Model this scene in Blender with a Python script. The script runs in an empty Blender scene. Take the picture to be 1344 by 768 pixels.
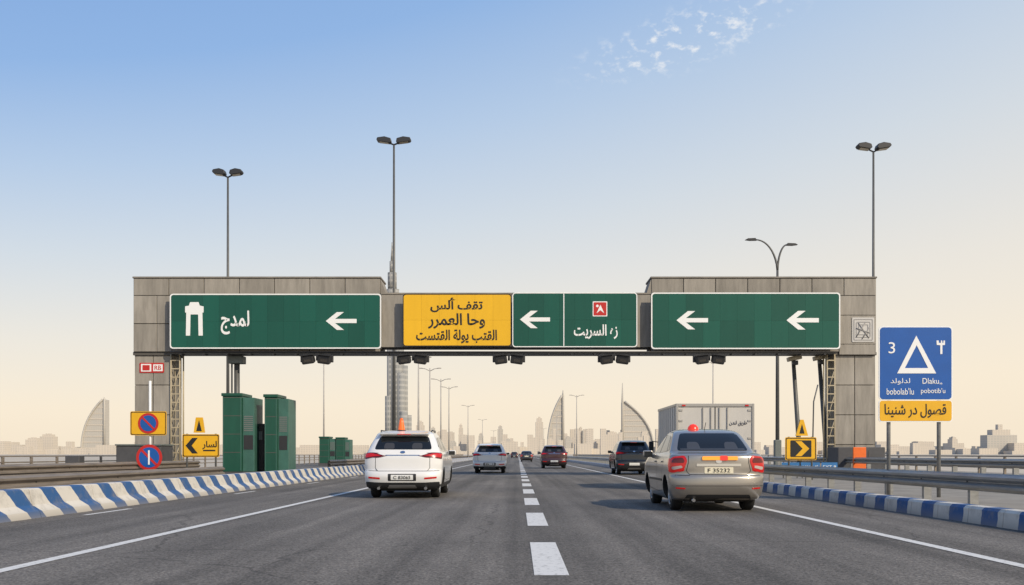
import bpy, bmesh, math, random
from mathutils import Vector, Matrix
from mathutils.bvhtree import BVHTree
random.seed(7)
S=bpy.context.scene
CAMZ=1.05; F=1307.0; VX=680.0; HY=596.0
def P(px,py,d):
    k=F/d
    return ((px-VX)/k, CAMZ+(HY-py)/k)

# ------------------------------------------------------------ materials
MATS={}
def nn(nt,t,**kw):
    n=nt.nodes.new(t)
    for a,b in kw.items(): setattr(n,a,b)
    return n
def mat(name,col,rough=0.6,metal=0.0,coat=0.0,emit=None,es=0.0,var=0.0,vscale=3.0,bump=0.0,bscale=30.0,dirt=None,spec=0.5,stretch=(1,1,1)):
    if name in MATS: return MATS[name]
    m=bpy.data.materials.new(name); m.use_nodes=True
    nt=m.node_tree; b=nt.nodes['Principled BSDF']
    b.inputs['Base Color'].default_value=(*col,1)
    b.inputs['Roughness'].default_value=rough
    b.inputs['Metallic'].default_value=metal
    b.inputs['Coat Weight'].default_value=coat
    b.inputs['Coat Roughness'].default_value=0.08
    b.inputs['Specular IOR Level'].default_value=spec
    if emit:
        b.inputs['Emission Color'].default_value=(*emit,1); b.inputs['Emission Strength'].default_value=es
    tc=nn(nt,'ShaderNodeTexCoord'); mp=nn(nt,'ShaderNodeMapping'); mp.inputs['Scale'].default_value=stretch
    nt.links.new(tc.outputs['Object'],mp.inputs[0])
    if var>0:
        no=nn(nt,'ShaderNodeTexNoise'); no.inputs['Scale'].default_value=vscale; no.inputs['Detail'].default_value=6; no.inputs['Roughness'].default_value=0.65
        nt.links.new(mp.outputs[0],no.inputs['Vector'])
        rp=nn(nt,'ShaderNodeValToRGB'); rp.color_ramp.elements[0].position=0.3; rp.color_ramp.elements[1].position=0.7
        d=dirt if dirt else tuple(c*(1-var) for c in col)
        rp.color_ramp.elements[0].color=(*d,1)
        rp.color_ramp.elements[1].color=(*col,1)
        nt.links.new(no.outputs[0],rp.inputs[0]); nt.links.new(rp.outputs[0],b.inputs['Base Color'])
    if bump>0:
        n2=nn(nt,'ShaderNodeTexNoise'); n2.inputs['Scale'].default_value=bscale; n2.inputs['Detail'].default_value=4
        nt.links.new(tc.outputs['Object'],n2.inputs['Vector'])
        bp=nn(nt,'ShaderNodeBump'); bp.inputs['Strength'].default_value=bump; bp.inputs['Distance'].default_value=0.02
        nt.links.new(n2.outputs[0],bp.inputs['Height']); nt.links.new(bp.outputs[0],b.inputs['Normal'])
    MATS[name]=m; return m

def tint_mat(name,col,rough,amount,streak=0.25,spec=0.4):
    """per panel tint (colour attribute 'tint') and weather stains"""
    m=bpy.data.materials.new(name); m.use_nodes=True; nt=m.node_tree; b=nt.nodes['Principled BSDF']
    b.inputs['Roughness'].default_value=rough; b.inputs['Specular IOR Level'].default_value=spec
    at=nn(nt,'ShaderNodeAttribute',attribute_name='tint')
    tc=nn(nt,'ShaderNodeTexCoord'); mp=nn(nt,'ShaderNodeMapping'); mp.inputs['Scale'].default_value=(2.2,2.2,0.35)
    nt.links.new(tc.outputs['Object'],mp.inputs[0])
    no=nn(nt,'ShaderNodeTexNoise'); no.inputs['Scale'].default_value=1.6; no.inputs['Detail'].default_value=8; no.inputs['Roughness'].default_value=0.7
    nt.links.new(mp.outputs[0],no.inputs['Vector'])
    mr=nn(nt,'ShaderNodeMapRange'); mr.inputs[1].default_value=0.3; mr.inputs[2].default_value=0.65; mr.inputs[3].default_value=1-streak; mr.inputs[4].default_value=1.0
    nt.links.new(no.outputs[0],mr.inputs[0])
    m1=nn(nt,'ShaderNodeMapRange'); m1.inputs[3].default_value=1-amount; m1.inputs[4].default_value=1+amount
    nt.links.new(at.outputs['Fac'],m1.inputs[0])
    mu=nn(nt,'ShaderNodeMath',operation='MULTIPLY'); nt.links.new(mr.outputs[0],mu.inputs[0]); nt.links.new(m1.outputs[0],mu.inputs[1])
    vm=nn(nt,'ShaderNodeVectorMath',operation='SCALE'); vm.inputs[0].default_value=col
    nt.links.new(mu.outputs[0],vm.inputs['Scale']); nt.links.new(vm.outputs[0],b.inputs['Base Color'])
    return m

M_conc=tint_mat('concrete_panel',(0.345,0.315,0.27),0.85,0.12,0.36)
M_green=tint_mat('sign_green',(0.005,0.085,0.058),0.35,0.14,0.08,0.4)
M_yel=tint_mat('sign_yellow',(0.82,0.46,0.015),0.4,0.04,0.06,0.4)
M_core=mat('joint_dark',(0.10,0.092,0.082),0.9)
M_white=mat('sign_white',(0.82,0.82,0.80),0.45)
M_black=mat('sign_black',(0.012,0.012,0.012),0.5)
M_yflat=mat('yellow_sheet',(0.82,0.44,0.01),0.45,var=0.12,vscale=4)
M_blue=mat('blue_sheet',(0.006,0.095,0.38),0.4,var=0.12,vscale=3)
M_red=mat('red_sheet',(0.50,0.02,0.015),0.4)
M_steel=mat('galvanised_steel',(0.36,0.36,0.35),0.45,metal=0.55,var=0.35,vscale=5,stretch=(1,.3,3))
M_oldsteel=mat('weathered_steel',(0.30,0.25,0.20),0.6,metal=0.3,var=0.4,vscale=4,stretch=(1,.3,3))
M_pole=mat('pole_steel',(0.13,0.13,0.125),0.5,metal=0.3,var=0.25,vscale=3)
M_dark=mat('dark_housing',(0.025,0.025,0.027),0.5)
M_lens=mat('lamp_lens',(0.35,0.30,0.20),0.15)
M_flens=mat('flood_lens',(0.06,0.055,0.05),0.2)
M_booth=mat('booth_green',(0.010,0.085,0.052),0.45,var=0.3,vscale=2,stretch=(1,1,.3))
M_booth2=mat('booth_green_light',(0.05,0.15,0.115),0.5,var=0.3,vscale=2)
M_boothgrey=mat('booth_grey',(0.16,0.18,0.17),0.6,var=0.2,vscale=3)
M_base=mat('base_grey',(0.085,0.085,0.09),0.7,var=0.3,vscale=2)
M_orange=mat('orange_plastic',(0.85,0.16,0.02),0.45,var=0.15,vscale=6)
M_beige=mat('scaffold_beige',(0.50,0.42,0.28),0.6,var=0.3,vscale=4)

# ------------------------------------------------------------ helpers
INV={}
def grp(name,loc=(0,0,0)):
    e=bpy.data.objects.new(name,None); e.empty_display_size=0.3
    S.collection.objects.link(e); e.location=loc
    INV[e.name]=Matrix.Translation(-Vector(loc)); return e
def link(o,parent=None,local=False):
    S.collection.objects.link(o)
    if parent:
        o.parent=parent
        if not local: o.matrix_parent_inverse=INV[parent.name]
    return o
def mobj(name,verts,faces,m,parent=None,smooth=False,local=False,bevel=0,midx=None):
    me=bpy.data.meshes.new(name); me.from_pydata([tuple(v) for v in verts],[],faces)
    ms=m if isinstance(m,(list,tuple)) else [m]
    for a in ms: me.materials.append(a)
    if midx: 
        for p,i in zip(me.polygons,midx): p.material_index=i
    bm=bmesh.new(); bm.from_mesh(me); bmesh.ops.recalc_face_normals(bm,faces=bm.faces); bm.to_mesh(me); bm.free()
    if smooth:
        for p in me.polygons: p.use_smooth=True
    o=bpy.data.objects.new(name,me); link(o,parent,local)
    if bevel>0:
        md=o.modifiers.new('bevel','BEVEL'); md.width=bevel; md.segments=2; md.limit_method='ANGLE'
    return o
BF=[(0,3,2,1),(4,5,6,7),(0,1,5,4),(1,2,6,5),(2,3,7,6),(3,0,4,7)]
def bv(x0,x1,y0,y1,z0,z1): return [(x0,y0,z0),(x1,y0,z0),(x1,y1,z0),(x0,y1,z0),(x0,y0,z1),(x1,y0,z1),(x1,y1,z1),(x0,y1,z1)]
def box(name,x0,x1,y0,y1,z0,z1,m,parent=None,bevel=0,local=False):
    return mobj(name,bv(x0,x1,y0,y1,z0,z1),BF,m,parent,local=local,bevel=bevel)
def boxes(name,lst,m,parent=None,bevel=0,local=False):
    V=[];Fc=[]
    for b in lst:
        n=len(V); V+=bv(*b); Fc+=[tuple(i+n for i in f) for f in BF]
    return mobj(name,V,Fc,m,parent,bevel=bevel,local=local)
def tiles(name,x0,x1,z0,z1,y0,y1,tw,th,gap,m,parent,bevel=0.01,xs=None,zs=None):
    """wall of separate panels with open joints"""
    if xs is None:
        n=max(1,round((x1-x0)/tw)); xs=[x0+(x1-x0)*i/n for i in range(n+1)]
    if zs is None:
        n=max(1,round((z1-z0)/th)); zs=[z0+(z1-z0)*i/n for i in range(n+1)]
    V=[];Fc=[];T=[]
    for i in range(len(xs)-1):
        for j in range(len(zs)-1):
            n=len(V); V+=bv(xs[i]+gap/2,xs[i+1]-gap/2,y0,y1,zs[j]+gap/2,zs[j+1]-gap/2)
            Fc+=[tuple(q+n for q in f) for f in BF]; T+=[random.random()]*8
    o=mobj(name,V,Fc,m,parent)
    ca=o.data.attributes.new('tint','FLOAT','POINT')
    for i,t in enumerate(T): ca.data[i].value=t
    if bevel>0:
        md=o.modifiers.new('bevel','BEVEL'); md.width=bevel; md.segments=1
    return o
def prism(name,pts,y,t,m,parent=None,local=False,bevel=0):
    n=len(pts)
    V=[(p[0],y,p[1]) for p in pts]+[(p[0],y+t,p[1]) for p in pts]
    Fc=[tuple(range(n)),tuple(range(2*n-1,n-1,-1))]+[(i,(i+1)%n,n+(i+1)%n,n+i) for i in range(n)]
    return mobj(name,V,Fc,m,parent,local=local,bevel=bevel)
def rrect(x0,x1,z0,z1,r,seg=5):
    out=[]
    for cx,cz,a0 in((x1-r,z1-r,0),(x0+r,z1-r,90),(x0+r,z0+r,180),(x1-r,z0+r,270)):
        for i in range(seg+1):
            a=math.radians(a0+90*i/seg); out.append((cx+r*math.cos(a),cz+r*math.sin(a)))
    return out
def ring(name,outer,inner,y,t,m,parent):
    n=len(outer)
    V=[(p[0],y,p[1]) for p in outer]+[(p[0],y,p[1]) for p in inner]+[(p[0],y+t,p[1]) for p in outer]+[(p[0],y+t,p[1]) for p in inner]
    Fc=[]
    for i in range(n):
        j=(i+1)%n
        Fc+=[(i,j,n+j,n+i),(2*n+i,3*n+i,3*n+j,2*n+j),(i,2*n+i,2*n+j,j),(n+i,n+j,3*n+j,3*n+i)]
    return mobj(name,V,Fc,m,parent)
def circ(cx,cz,r,n=32): return [(cx+r*math.cos(2*math.pi*i/n),cz+r*math.sin(2*math.pi*i/n)) for i in range(n)]
def tube(name,pts,rad,m,parent=None,seg=12,local=False,smooth=True):
    pts=[Vector(p) for p in pts]; n=len(pts)
    if not isinstance(rad,(list,tuple)): rad=[rad]*n
    V=[];Fc=[]
    ref=None
    for i,p in enumerate(pts):
        t=(pts[min(i+1,n-1)]-pts[max(i-1,0)]).normalized()
        if ref is None:
            ref=Vector((1,0,0)) if abs(t.x)<0.9 else Vector((0,1,0))
        a=(ref-t*ref.dot(t)).normalized(); b=t.cross(a); ref=a
        for s in range(seg):
            an=2*math.pi*s/seg; V.append(p+(a*math.cos(an)+b*math.sin(an))*rad[i])
    for i in range(n-1):
        for s in range(seg):
            s2=(s+1)%seg; Fc.append((i*seg+s,i*seg+s2,(i+1)*seg+s2,(i+1)*seg+s))
    Fc.append(tuple(range(seg))); Fc.append(tuple(range((n-1)*seg,n*seg)))
    o=mobj(name,V,Fc,m,parent,local=local)
    if smooth:
        for p in o.data.polygons:
            if len(p.vertices)==4: p.use_smooth=True
    return o
def lathe(name,prof,m,parent,center,axis='Z',seg=24,local=False,midx=None):
    V=[];Fc=[];mi=[]
    for r,h in prof:
        for s in range(seg):
            a=2*math.pi*s/seg
            if axis=='Z': V.append((center[0]+r*math.cos(a),center[1]+r*math.sin(a),center[2]+h))
            else: V.append((center[0]+h,center[1]+r*math.cos(a),center[2]+r*math.sin(a)))
    for i in range(len(prof)-1):
        for s in range(seg):
            s2=(s+1)%seg; Fc.append((i*seg+s,i*seg+s2,(i+1)*seg+s2,(i+1)*seg+s)); mi.append(midx[i] if midx else 0)
    o=mobj(name,V,Fc,m,parent,local=local,smooth=True,midx=mi if midx else None)
    return o

# ---- arabic shaping into presentation forms, visual order
AR={'ا':(0xFE8D,2),'أ':(0xFE83,2),'ب':(0xFE8F,4),'ت':(0xFE95,4),'ة':(0xFE93,2),'ج':(0xFE9D,4),'ح':(0xFEA1,4),'خ':(0xFEA5,4),'د':(0xFEA9,2),'ذ':(0xFEAB,2),'ر':(0xFEAD,2),'ز':(0xFEAF,2),
'س':(0xFEB1,4),'ش':(0xFEB5,4),'ص':(0xFEB9,4),'ط':(0xFEC1,4),'ع':(0xFEC9,4),'ف':(0xFED1,4),'ق':(0xFED5,4),'ك':(0xFED9,4),'ل':(0xFEDD,4),'م':(0xFEE1,4),'ن':(0xFEE5,4),'ه':(0xFEE9,4),'و':(0xFEED,2),'ي':(0xFEF1,4)}
def arab(s):
    out=[]
    for i,c in enumerate(s):
        if c not in AR: out.append(c); continue
        base,n=AR[c]
        prev=i>0 and s[i-1] in AR and AR[s[i-1]][1]==4
        nxt=i<len(s)-1 and s[i+1] in AR
        if n==4: f=(3 if prev and nxt else 1 if prev else 2 if nxt else 0)
        else: f=1 if prev else 0
        out.append(chr(base+f))
    return ''.join(reversed(out))
def text(name,body,cx,cz,y,w,h,m,parent,off=0.0,local=False,rotz=0):
    c=bpy.data.curves.new(name,'FONT'); c.body=body; c.size=1; c.align_x='CENTER'; c.align_y='CENTER'; c.extrude=0.004; c.offset=off
    c.resolution_u=4
    c.materials.append(m)
    o=bpy.data.objects.new(name,c); S.collection.objects.link(o)
    bpy.context.view_layer.update()
    bb=[Vector(v) for v in o.bound_box]; x0=min(v.x for v in bb);x1=max(v.x for v in bb);y0=min(v.y for v in bb);y1=max(v.y for v in bb)
    if x1-x0<1e-4: x1=x0+1;y1=y0+1
    sx=w/(x1-x0); sy=h/(y1-y0)
    o.parent=parent
    if not local: o.matrix_parent_inverse=INV[parent.name]
    o.rotation_euler=(math.pi/2,0,rotz); o.scale=(sx,sy,1)
    o.location=(cx-(x0+x1)/2*sx,y,cz-(y0+y1)/2*sy)
    return o

# ------------------------------------------------------------ world, sun, camera
W=bpy.data.worlds.new('World'); S.world=W; W.use_nodes=True
nt=W.node_tree; bg=nt.nodes['Background']
EL=math.radians(34); AZ=math.radians(138)
sky=nn(nt,'ShaderNodeTexSky',sky_type='NISHITA'); sky.sun_disc=False; sky.sun_elevation=EL; sky.sun_rotation=AZ; sky.dust_density=2.5; sky.air_density=1.2
tc=nn(nt,'ShaderNodeTexCoord'); sp=nn(nt,'ShaderNodeSeparateXYZ'); nt.links.new(tc.outputs['Generated'],sp.inputs[0])
# haze: by elevation, thicker toward +x
a1=nn(nt,'ShaderNodeMath',operation='MULTIPLY_ADD'); nt.links.new(sp.outputs['X'],a1.inputs[0]); a1.inputs[1].default_value=-0.62; a1.inputs[2].default_value=0.96
ad=nn(nt,'ShaderNodeMath',operation='MULTIPLY'); nt.links.new(a1.outputs[0],ad.inputs[0]); nt.links.new(sp.outputs['Z'],ad.inputs[1])
cr=nn(nt,'ShaderNodeValToRGB'); e=cr.color_ramp.elements
e[0].position=0.0; e[0].color=(1.03,0.885,0.69,1)
e[1].position=1.0; e[1].color=(0.14,0.26,0.55,1)
for p,c in((0.05,(1.03,0.90,0.72)),(0.13,(0.90,0.85,0.77)),(0.22,(0.70,0.76,0.82)),(0.31,(0.50,0.64,0.84)),(0.41,(0.30,0.49,0.82)),(0.54,(0.22,0.40,0.76))):
    q=e.new(p); q.color=(*c,1)
nt.links.new(ad.outputs[0],cr.inputs[0])
sc=nn(nt,'ShaderNodeVectorMath',operation='SCALE'); sc.inputs['Scale'].default_value=0.10; nt.links.new(sky.outputs[0],sc.inputs[0])
mx=nn(nt,'ShaderNodeMix',data_type='RGBA'); mx.inputs[0].default_value=0.88
nt.links.new(sc.outputs[0],mx.inputs[6]); nt.links.new(cr.outputs[0],mx.inputs[7])
# small wispy clouds high on the right
mp=nn(nt,'ShaderNodeMapping'); mp.inputs['Scale'].default_value=(1,1,1.7); mp.inputs['Rotation'].default_value=(0,0.4,0); nt.links.new(tc.outputs['Generated'],mp.inputs[0])
no=nn(nt,'ShaderNodeTexNoise'); no.inputs['Scale'].default_value=85; no.inputs['Detail'].default_value=7; no.inputs['Roughness'].default_value=0.58; nt.links.new(mp.outputs[0],no.inputs['Vector'])
m1=nn(nt,'ShaderNodeMapRange',interpolation_type='SMOOTHSTEP'); m1.inputs[1].default_value=0.49; m1.inputs[2].default_value=0.74; nt.links.new(no.outputs[0],m1.inputs[0])
vs=nn(nt,'ShaderNodeVectorMath',operation='SUBTRACT'); nt.links.new(tc.outputs['Generated'],vs.inputs[0])
cd=Vector(((900-VX)/F,1,(HY-50)/F)).normalized(); vs.inputs[1].default_value=cd
rt=nn(nt,'ShaderNodeVectorRotate',rotation_type='Y_AXIS'); nt.links.new(vs.outputs[0],rt.inputs['Vector']); rt.inputs['Angle'].default_value=math.radians(14)
vx=nn(nt,'ShaderNodeVectorMath',operation='MULTIPLY'); nt.links.new(rt.outputs[0],vx.inputs[0]); vx.inputs[1].default_value=(0.75,0.4,3.0)
dt=nn(nt,'ShaderNodeVectorMath',operation='LENGTH'); nt.links.new(vx.outputs[0],dt.inputs[0])
m2=nn(nt,'ShaderNodeMapRange',interpolation_type='SMOOTHSTEP'); m2.inputs[1].default_value=0.02; m2.inputs[2].default_value=0.10; m2.inputs[3].default_value=1; m2.inputs[4].default_value=0; nt.links.new(dt.outputs['Value'],m2.inputs[0])
mm=nn(nt,'ShaderNodeMath',operation='MULTIPLY'); nt.links.new(m1.outputs[0],mm.inputs[0]); nt.links.new(m2.outputs[0],mm.inputs[1])
m3=nn(nt,'ShaderNodeMath',operation='MULTIPLY'); nt.links.new(mm.outputs[0],m3.inputs[0]); m3.inputs[1].default_value=0.85
mc=nn(nt,'ShaderNodeMix',data_type='RGBA'); nt.links.new(m3.outputs[0],mc.inputs[0]); nt.links.new(mx.outputs[2],mc.inputs[6]); mc.inputs[7].default_value=(0.92,0.92,0.92,1)
nt.links.new(mc.outputs[2],bg.inputs[0]); bg.inputs[1].default_value=1.0

sl=bpy.data.lights.new('sun','SUN'); sl.energy=3.6; sl.angle=math.radians(0.6); sl.color=(1.0,0.87,0.68)
so=bpy.data.objects.new('sun',sl); S.collection.objects.link(so)
sd=Vector((math.sin(AZ)*math.cos(EL),math.cos(AZ)*math.cos(EL),math.sin(EL)))
so.rotation_euler=(-sd).to_track_quat('-Z','Y').to_euler(); so.location=(0,0,50)
cam=bpy.data.cameras.new('camera'); co=bpy.data.objects.new('camera',cam); S.collection.objects.link(co)
co.location=(0,0,CAMZ); co.rotation_euler=(math.pi/2,0,0); cam.lens=35.0; cam.sensor_width=36
cam.shift_x=-8/1344; cam.shift_y=(HY-384)/1344; cam.clip_start=0.1; cam.clip_end=20000
S.camera=co
S.view_settings.view_transform='Standard'; S.view_settings.look='None'; S.view_settings.exposure=0

# ------------------------------------------------------------ ground & road
def sheet(name,x0,x1,y0,y1,z,m,parent=None): return mobj(name,[(x0,y0,z),(x1,y0,z),(x1,y1,z),(x0,y1,z)],[(0,1,2,3)],m,parent)
M_sand=mat('sand',(0.54,0.47,0.37),0.95,var=0.2,vscale=0.05,bump=0.2,bscale=3)
sheet('ground',-9000,9000,-60,9000,0,M_sand)
def asphalt():
    m=bpy.data.materials.new('asphalt'); m.use_nodes=True; nt=m.node_tree; b=nt.nodes['Principled BSDF']
    tc=nn(nt,'ShaderNodeTexCoord')
    def noise(scale,detail,st=(1,1,1)):
        mp=nn(nt,'ShaderNodeMapping'); mp.inputs['Scale'].default_value=st; nt.links.new(tc.outputs['Object'],mp.inputs[0])
        n=nn(nt,'ShaderNodeTexNoise'); n.inputs['Scale'].default_value=scale; n.inputs['Detail'].default_value=detail; n.inputs['Roughness'].default_value=0.6
        nt.links.new(mp.outputs[0],n.inputs['Vector']); return n
    def mr(src,a,b_,c,d):
        r=nn(nt,'ShaderNodeMapRange'); nt.links.new(src,r.inputs[0])
        for i,v in enumerate((a,b_,c,d)): r.inputs[i+1].default_value=v
        return r.outputs[0]
    def mul(a,c):
        q=nn(nt,'ShaderNodeMath',operation='MULTIPLY'); nt.links.new(a,q.inputs[0]); nt.links.new(c,q.inputs[1]); return q.outputs[0]
    grain=mr(noise(36,6).outputs[0],0.3,0.7,0.25,1.85)
    fine=mr(noise(11,4).outputs[0],0.35,0.65,0.82,1.18)
    blot=mr(noise(0.55,6,(1,0.35,1)).outputs[0],0.3,0.7,0.72,1.22)
    track=mr(noise(1.5,3,(1,0.012,1)).outputs[0],0.35,0.65,0.70,1.26)
    v=mul(mul(grain,fine),mul(blot,track))
    vm=nn(nt,'ShaderNodeVectorMath',operation='SCALE'); vm.inputs[0].default_value=(0.142,0.128,0.112); nt.links.new(v,vm.inputs['Scale'])
    vo=nn(nt,'ShaderNodeTexVoronoi',feature='DISTANCE_TO_EDGE'); vo.inputs['Scale'].default_value=0.22
    nz=noise(1.3,4); wx=nn(nt,'ShaderNodeMix',data_type='VECTOR'); wx.inputs[0].default_value=0.35
    nt.links.new(tc.outputs['Object'],wx.inputs[4]); nt.links.new(nz.outputs['Color'],wx.inputs[5]); nt.links.new(wx.outputs[1],vo.inputs['Vector'])
    ck=mr(vo.outputs['Distance'],0.0,0.004,0.55,1.0)
    v2=nn(nt,'ShaderNodeVectorMath',operation='SCALE'); nt.links.new(vm.outputs[0],v2.inputs[0]); nt.links.new(ck,v2.inputs['Scale'])
    nt.links.new(v2.outputs[0],b.inputs['Base Color']); b.inputs['Roughness'].default_value=0.85; b.inputs['Specular IOR Level'].default_value=0.3
    bp=nn(nt,'ShaderNodeBump'); bp.inputs['Strength'].default_value=0.8; bp.inputs['Distance'].default_value=0.012
    nt.links.new(noise(50,4).outputs[0],bp.inputs['Height']); nt.links.new(bp.outputs[0],b.inputs['Normal'])
    return m
M_asph=asphalt()
sheet('road',-24,7.15,-40,3000,0.004,M_asph)
def paint():
    m=bpy.data.materials.new('road_paint'); m.use_nodes=True; nt=m.node_tree; b=nt.nodes['Principled BSDF']
    tc=nn(nt,'ShaderNodeTexCoord'); n=nn(nt,'ShaderNodeTexNoise'); n.inputs['Scale'].default_value=14; n.inputs['Detail'].default_value=8; n.inputs['Roughness'].default_value=0.75
    nt.links.new(tc.outputs['Object'],n.inputs['Vector'])
    cr=nn(nt,'ShaderNodeValToRGB'); cr.color_ramp.elements[0].position=0.34; cr.color_ramp.elements[0].color=(0.24,0.23,0.21,1)
    cr.color_ramp.elements[1].position=0.46; cr.color_ramp.elements[1].color=(0.68,0.66,0.62,1)
    nt.links.new(n.outputs[0],cr.inputs[0]); nt.links.new(cr.outputs[0],b.inputs['Base Color']); b.inputs['Roughness'].default_value=0.7
    return m
M_paint=paint()
V=[];Fc=[]
def quad(x0,x1,y0,y1,z=0.009):
    n=len(V); V.extend([(x0,y0,z),(x1,y0,z),(x1,y1,z),(x0,y1,z)]); Fc.append((n,n+1,n+2,n+3))
for i in range(-2,80):
    y=8.55+5.9*i; quad(0.14,0.44,y,y+3.2)
quad(-4.70,-4.55,-20,1500); quad(4.63,4.78,-20,1500)
for i in range(-1,30):
    quad(-7.45,-7.35,17+9*i,19.0+9*i)
mobj('road_markings',V,Fc,M_paint)

def stripes(name,period,slant,off=0.0):
    m=bpy.data.materials.new(name); m.use_nodes=True; nt=m.node_tree; b=nt.nodes['Principled BSDF']
    tc=nn(nt,'ShaderNodeTexCoord'); s=nn(nt,'ShaderNodeSeparateXYZ'); nt.links.new(tc.outputs['Object'],s.inputs[0])
    a=nn(nt,'ShaderNodeMath',operation='MULTIPLY_ADD'); nt.links.new(s.outputs['Z'],a.inputs[0]); a.inputs[1].default_value=slant; nt.links.new(s.outputs['Y'],a.inputs[2])
    n0=nn(nt,'ShaderNodeTexNoise'); n0.inputs['Scale'].default_value=9; n0.inputs['Detail'].default_value=3; nt.links.new(tc.outputs['Object'],n0.inputs['Vector'])
    a2=nn(nt,'ShaderNodeMath',operation='MULTIPLY_ADD'); nt.links.new(n0.outputs[0],a2.inputs[0]); a2.inputs[1].default_value=0.06; nt.links.new(a.outputs[0],a2.inputs[2])
    d=nn(nt,'ShaderNodeMath',operation='DIVIDE'); nt.links.new(a2.outputs[0],d.inputs[0]); d.inputs[1].default_value=period
    f=nn(nt,'ShaderNodeMath',operation='FRACT'); nt.links.new(d.outputs[0],f.inputs[0])
    g=nn(nt,'ShaderNodeMath',operation='LESS_THAN'); nt.links.new(f.outputs[0],g.inputs[0]); g.inputs[1].default_value=0.45
    mx=nn(nt,'ShaderNodeMix',data_type='RGBA'); nt.links.new(g.outputs[0],mx.inputs[0]); mx.inputs[6].default_value=(0.62,0.58,0.51,1); mx.inputs[7].default_value=(0.025,0.095,0.25,1)
    n=nn(nt,'ShaderNodeTexNoise'); n.inputs['Scale'].default_value=3.2; n.inputs['Detail'].default_value=9; n.inputs['Roughness'].default_value=0.75; nt.links.new(tc.outputs['Object'],n.inputs['Vector'])
    r=nn(nt,'ShaderNodeMapRange'); r.inputs[1].default_value=0.48; r.inputs[2].default_value=0.70; r.inputs[3].default_value=0; r.inputs[4].default_value=0.6; nt.links.new(n.outputs[0],r.inputs[0])
    r2=nn(nt,'ShaderNodeMapRange'); r2.inputs[1].default_value=0.0; r2.inputs[2].default_value=0.16; r2.inputs[3].default_value=0.55; r2.inputs[4].default_value=0; nt.links.new(s.outputs['Z'],r2.inputs[0])
    mxx=nn(nt,'ShaderNodeMath',operation='MAXIMUM'); nt.links.new(r.outputs[0],mxx.inputs[0]); nt.links.new(r2.outputs[0],mxx.inputs[1])
    m2=nn(nt,'ShaderNodeMix',data_type='RGBA'); nt.links.new(mxx.outputs[0],m2.inputs[0]); nt.links.new(mx.outputs[2],m2.inputs[6]); m2.inputs[7].default_value=(0.26,0.23,0.19,1)
    nt.links.new(m2.outputs[2],b.inputs['Base Color']); b.inputs['Roughness'].default_value=0.75
    return m
def extrude_y(name,prof,ys,m,parent=None,gap=0.0,smooth=False):
    V=[];Fc=[];n=len(prof)
    for i in range(len(ys)-1):
        b=len(V); V+=[(p[0],ys[i]+gap,p[1]) for p in prof]+[(p[0],ys[i+1]-gap,p[1]) for p in prof]
        Fc+=[tuple(b+j for j in range(n)),tuple(b+n+j for j in range(n-1,-1,-1))]
        Fc+=[(b+j,b+(j+1)%n,b+n+(j+1)%n,b+n+j) for j in range(n)]
    return mobj(name,V,Fc,m,parent)
# left barrier
prof=[(-7.85,0.0),(-7.88,0.11),(-8.00,0.21),(-8.06,0.46),(-8.09,0.48),(-8.33,0.48),(-8.36,0.46),(-8.42,0.21),(-8.55,0.11),(-8.58,0)]
extrude_y('concrete_barrier',prof,[2+2.4*i for i in range(0,150)],stripes('barrier_stripes',1.15,0.9),gap=0.012)
# right kerb
prof=[(6.86,0.0),(6.88,0.22),(6.92,0.26),(7.14,0.26),(7.15,0.0)]
extrude_y('kerb',prof,[2+1.1*i for i in range(0,260)],stripes('kerb_stripes',1.1,0.0),gap=0.006)
M_pave=mat('verge_concrete',(0.32,0.29,0.245),0.9,var=0.35,vscale=1.2,bump=0.3,bscale=20)
box('pavement',7.152,24,-40,700,0.001,0.12,M_pave)

# guard rails
def guardrail(name,X,side,y0,y1,zc,m,h=0.155,dep=0.08,post=2.0):
    g=grp(name,(X,y0,0))
    base=[(0,-h),(.1,-.9*h),(1,-.62*h),(1,-.36*h),(.1,-.05*h),(.1,.05*h),(1,.36*h),(1,.62*h),(.1,.9*h),(0,h)]
    front=[(X-side*dep*a,zc+b) for a,b in base]; back=[(X-side*dep*a+side*0.006,zc+b) for a,b in reversed(base)]
    ys=[];y=y0
    while y<y1: ys.append(y); y+=4.0
    ys.append(y1)
    extrude_y('beam',front+back,ys,m,g,gap=0.004)
    L=[];y=y0+0.6
    while y<y1-0.1:
        L.append((X+side*0.02 if side>0 else X-0.17,X+0.17 if side>0 else X-0.02,y-0.05,y+0.05,0,zc+h*0.75)); y+=post
    boxes('posts',L,m,g)
    L=[];y=y0+0.6
    while y<y1-0.1:
        L.append((X-side*(dep*0.1)-0.012,X-side*(dep*0.1)+0.012,y-0.02,y+0.02,zc-0.02,zc+0.02)); y+=post
    boxes('bolts',L,M_dark,g)
    return g
guardrail('guard_rail',7.95,1,5,240,0.565,M_steel)
guardrail('guard_rail',-9.5,-1,5,32,0.50,M_oldsteel)
guardrail('guard_rail',-9.5,-1,50,240,0.60,M_oldsteel)
guardrail('guard_rail',-13.8,-1,12,43,0.62,M_oldsteel)
guardrail('guard_rail',14.2,1,14,240,0.78,M_steel,h=0.13)
boxes('concrete_plinth',[(-9.75,-9.25,5,32,0.0,0.22)],M_pave)
def railing(X,y0,y1,h,name='bridge_railing'):
    g=grp(name,(X,y0,0))
    L=[(X-0.03,X+0.03,y0,y1,z-0.03,z+0.03) for z in(h,h*0.72,h*0.45)]
    boxes('rails',L,M_oldsteel,g)
    n=int((y1-y0)/2.5); boxes('posts',[(X-0.05,X+0.05,y0+2.5*i-0.05,y0+2.5*i+0.05,0,h-0.035) for i in range(n)],M_oldsteel,g)
railing(-22,20,400,0.95); railing(22,20,400,0.95)

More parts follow.
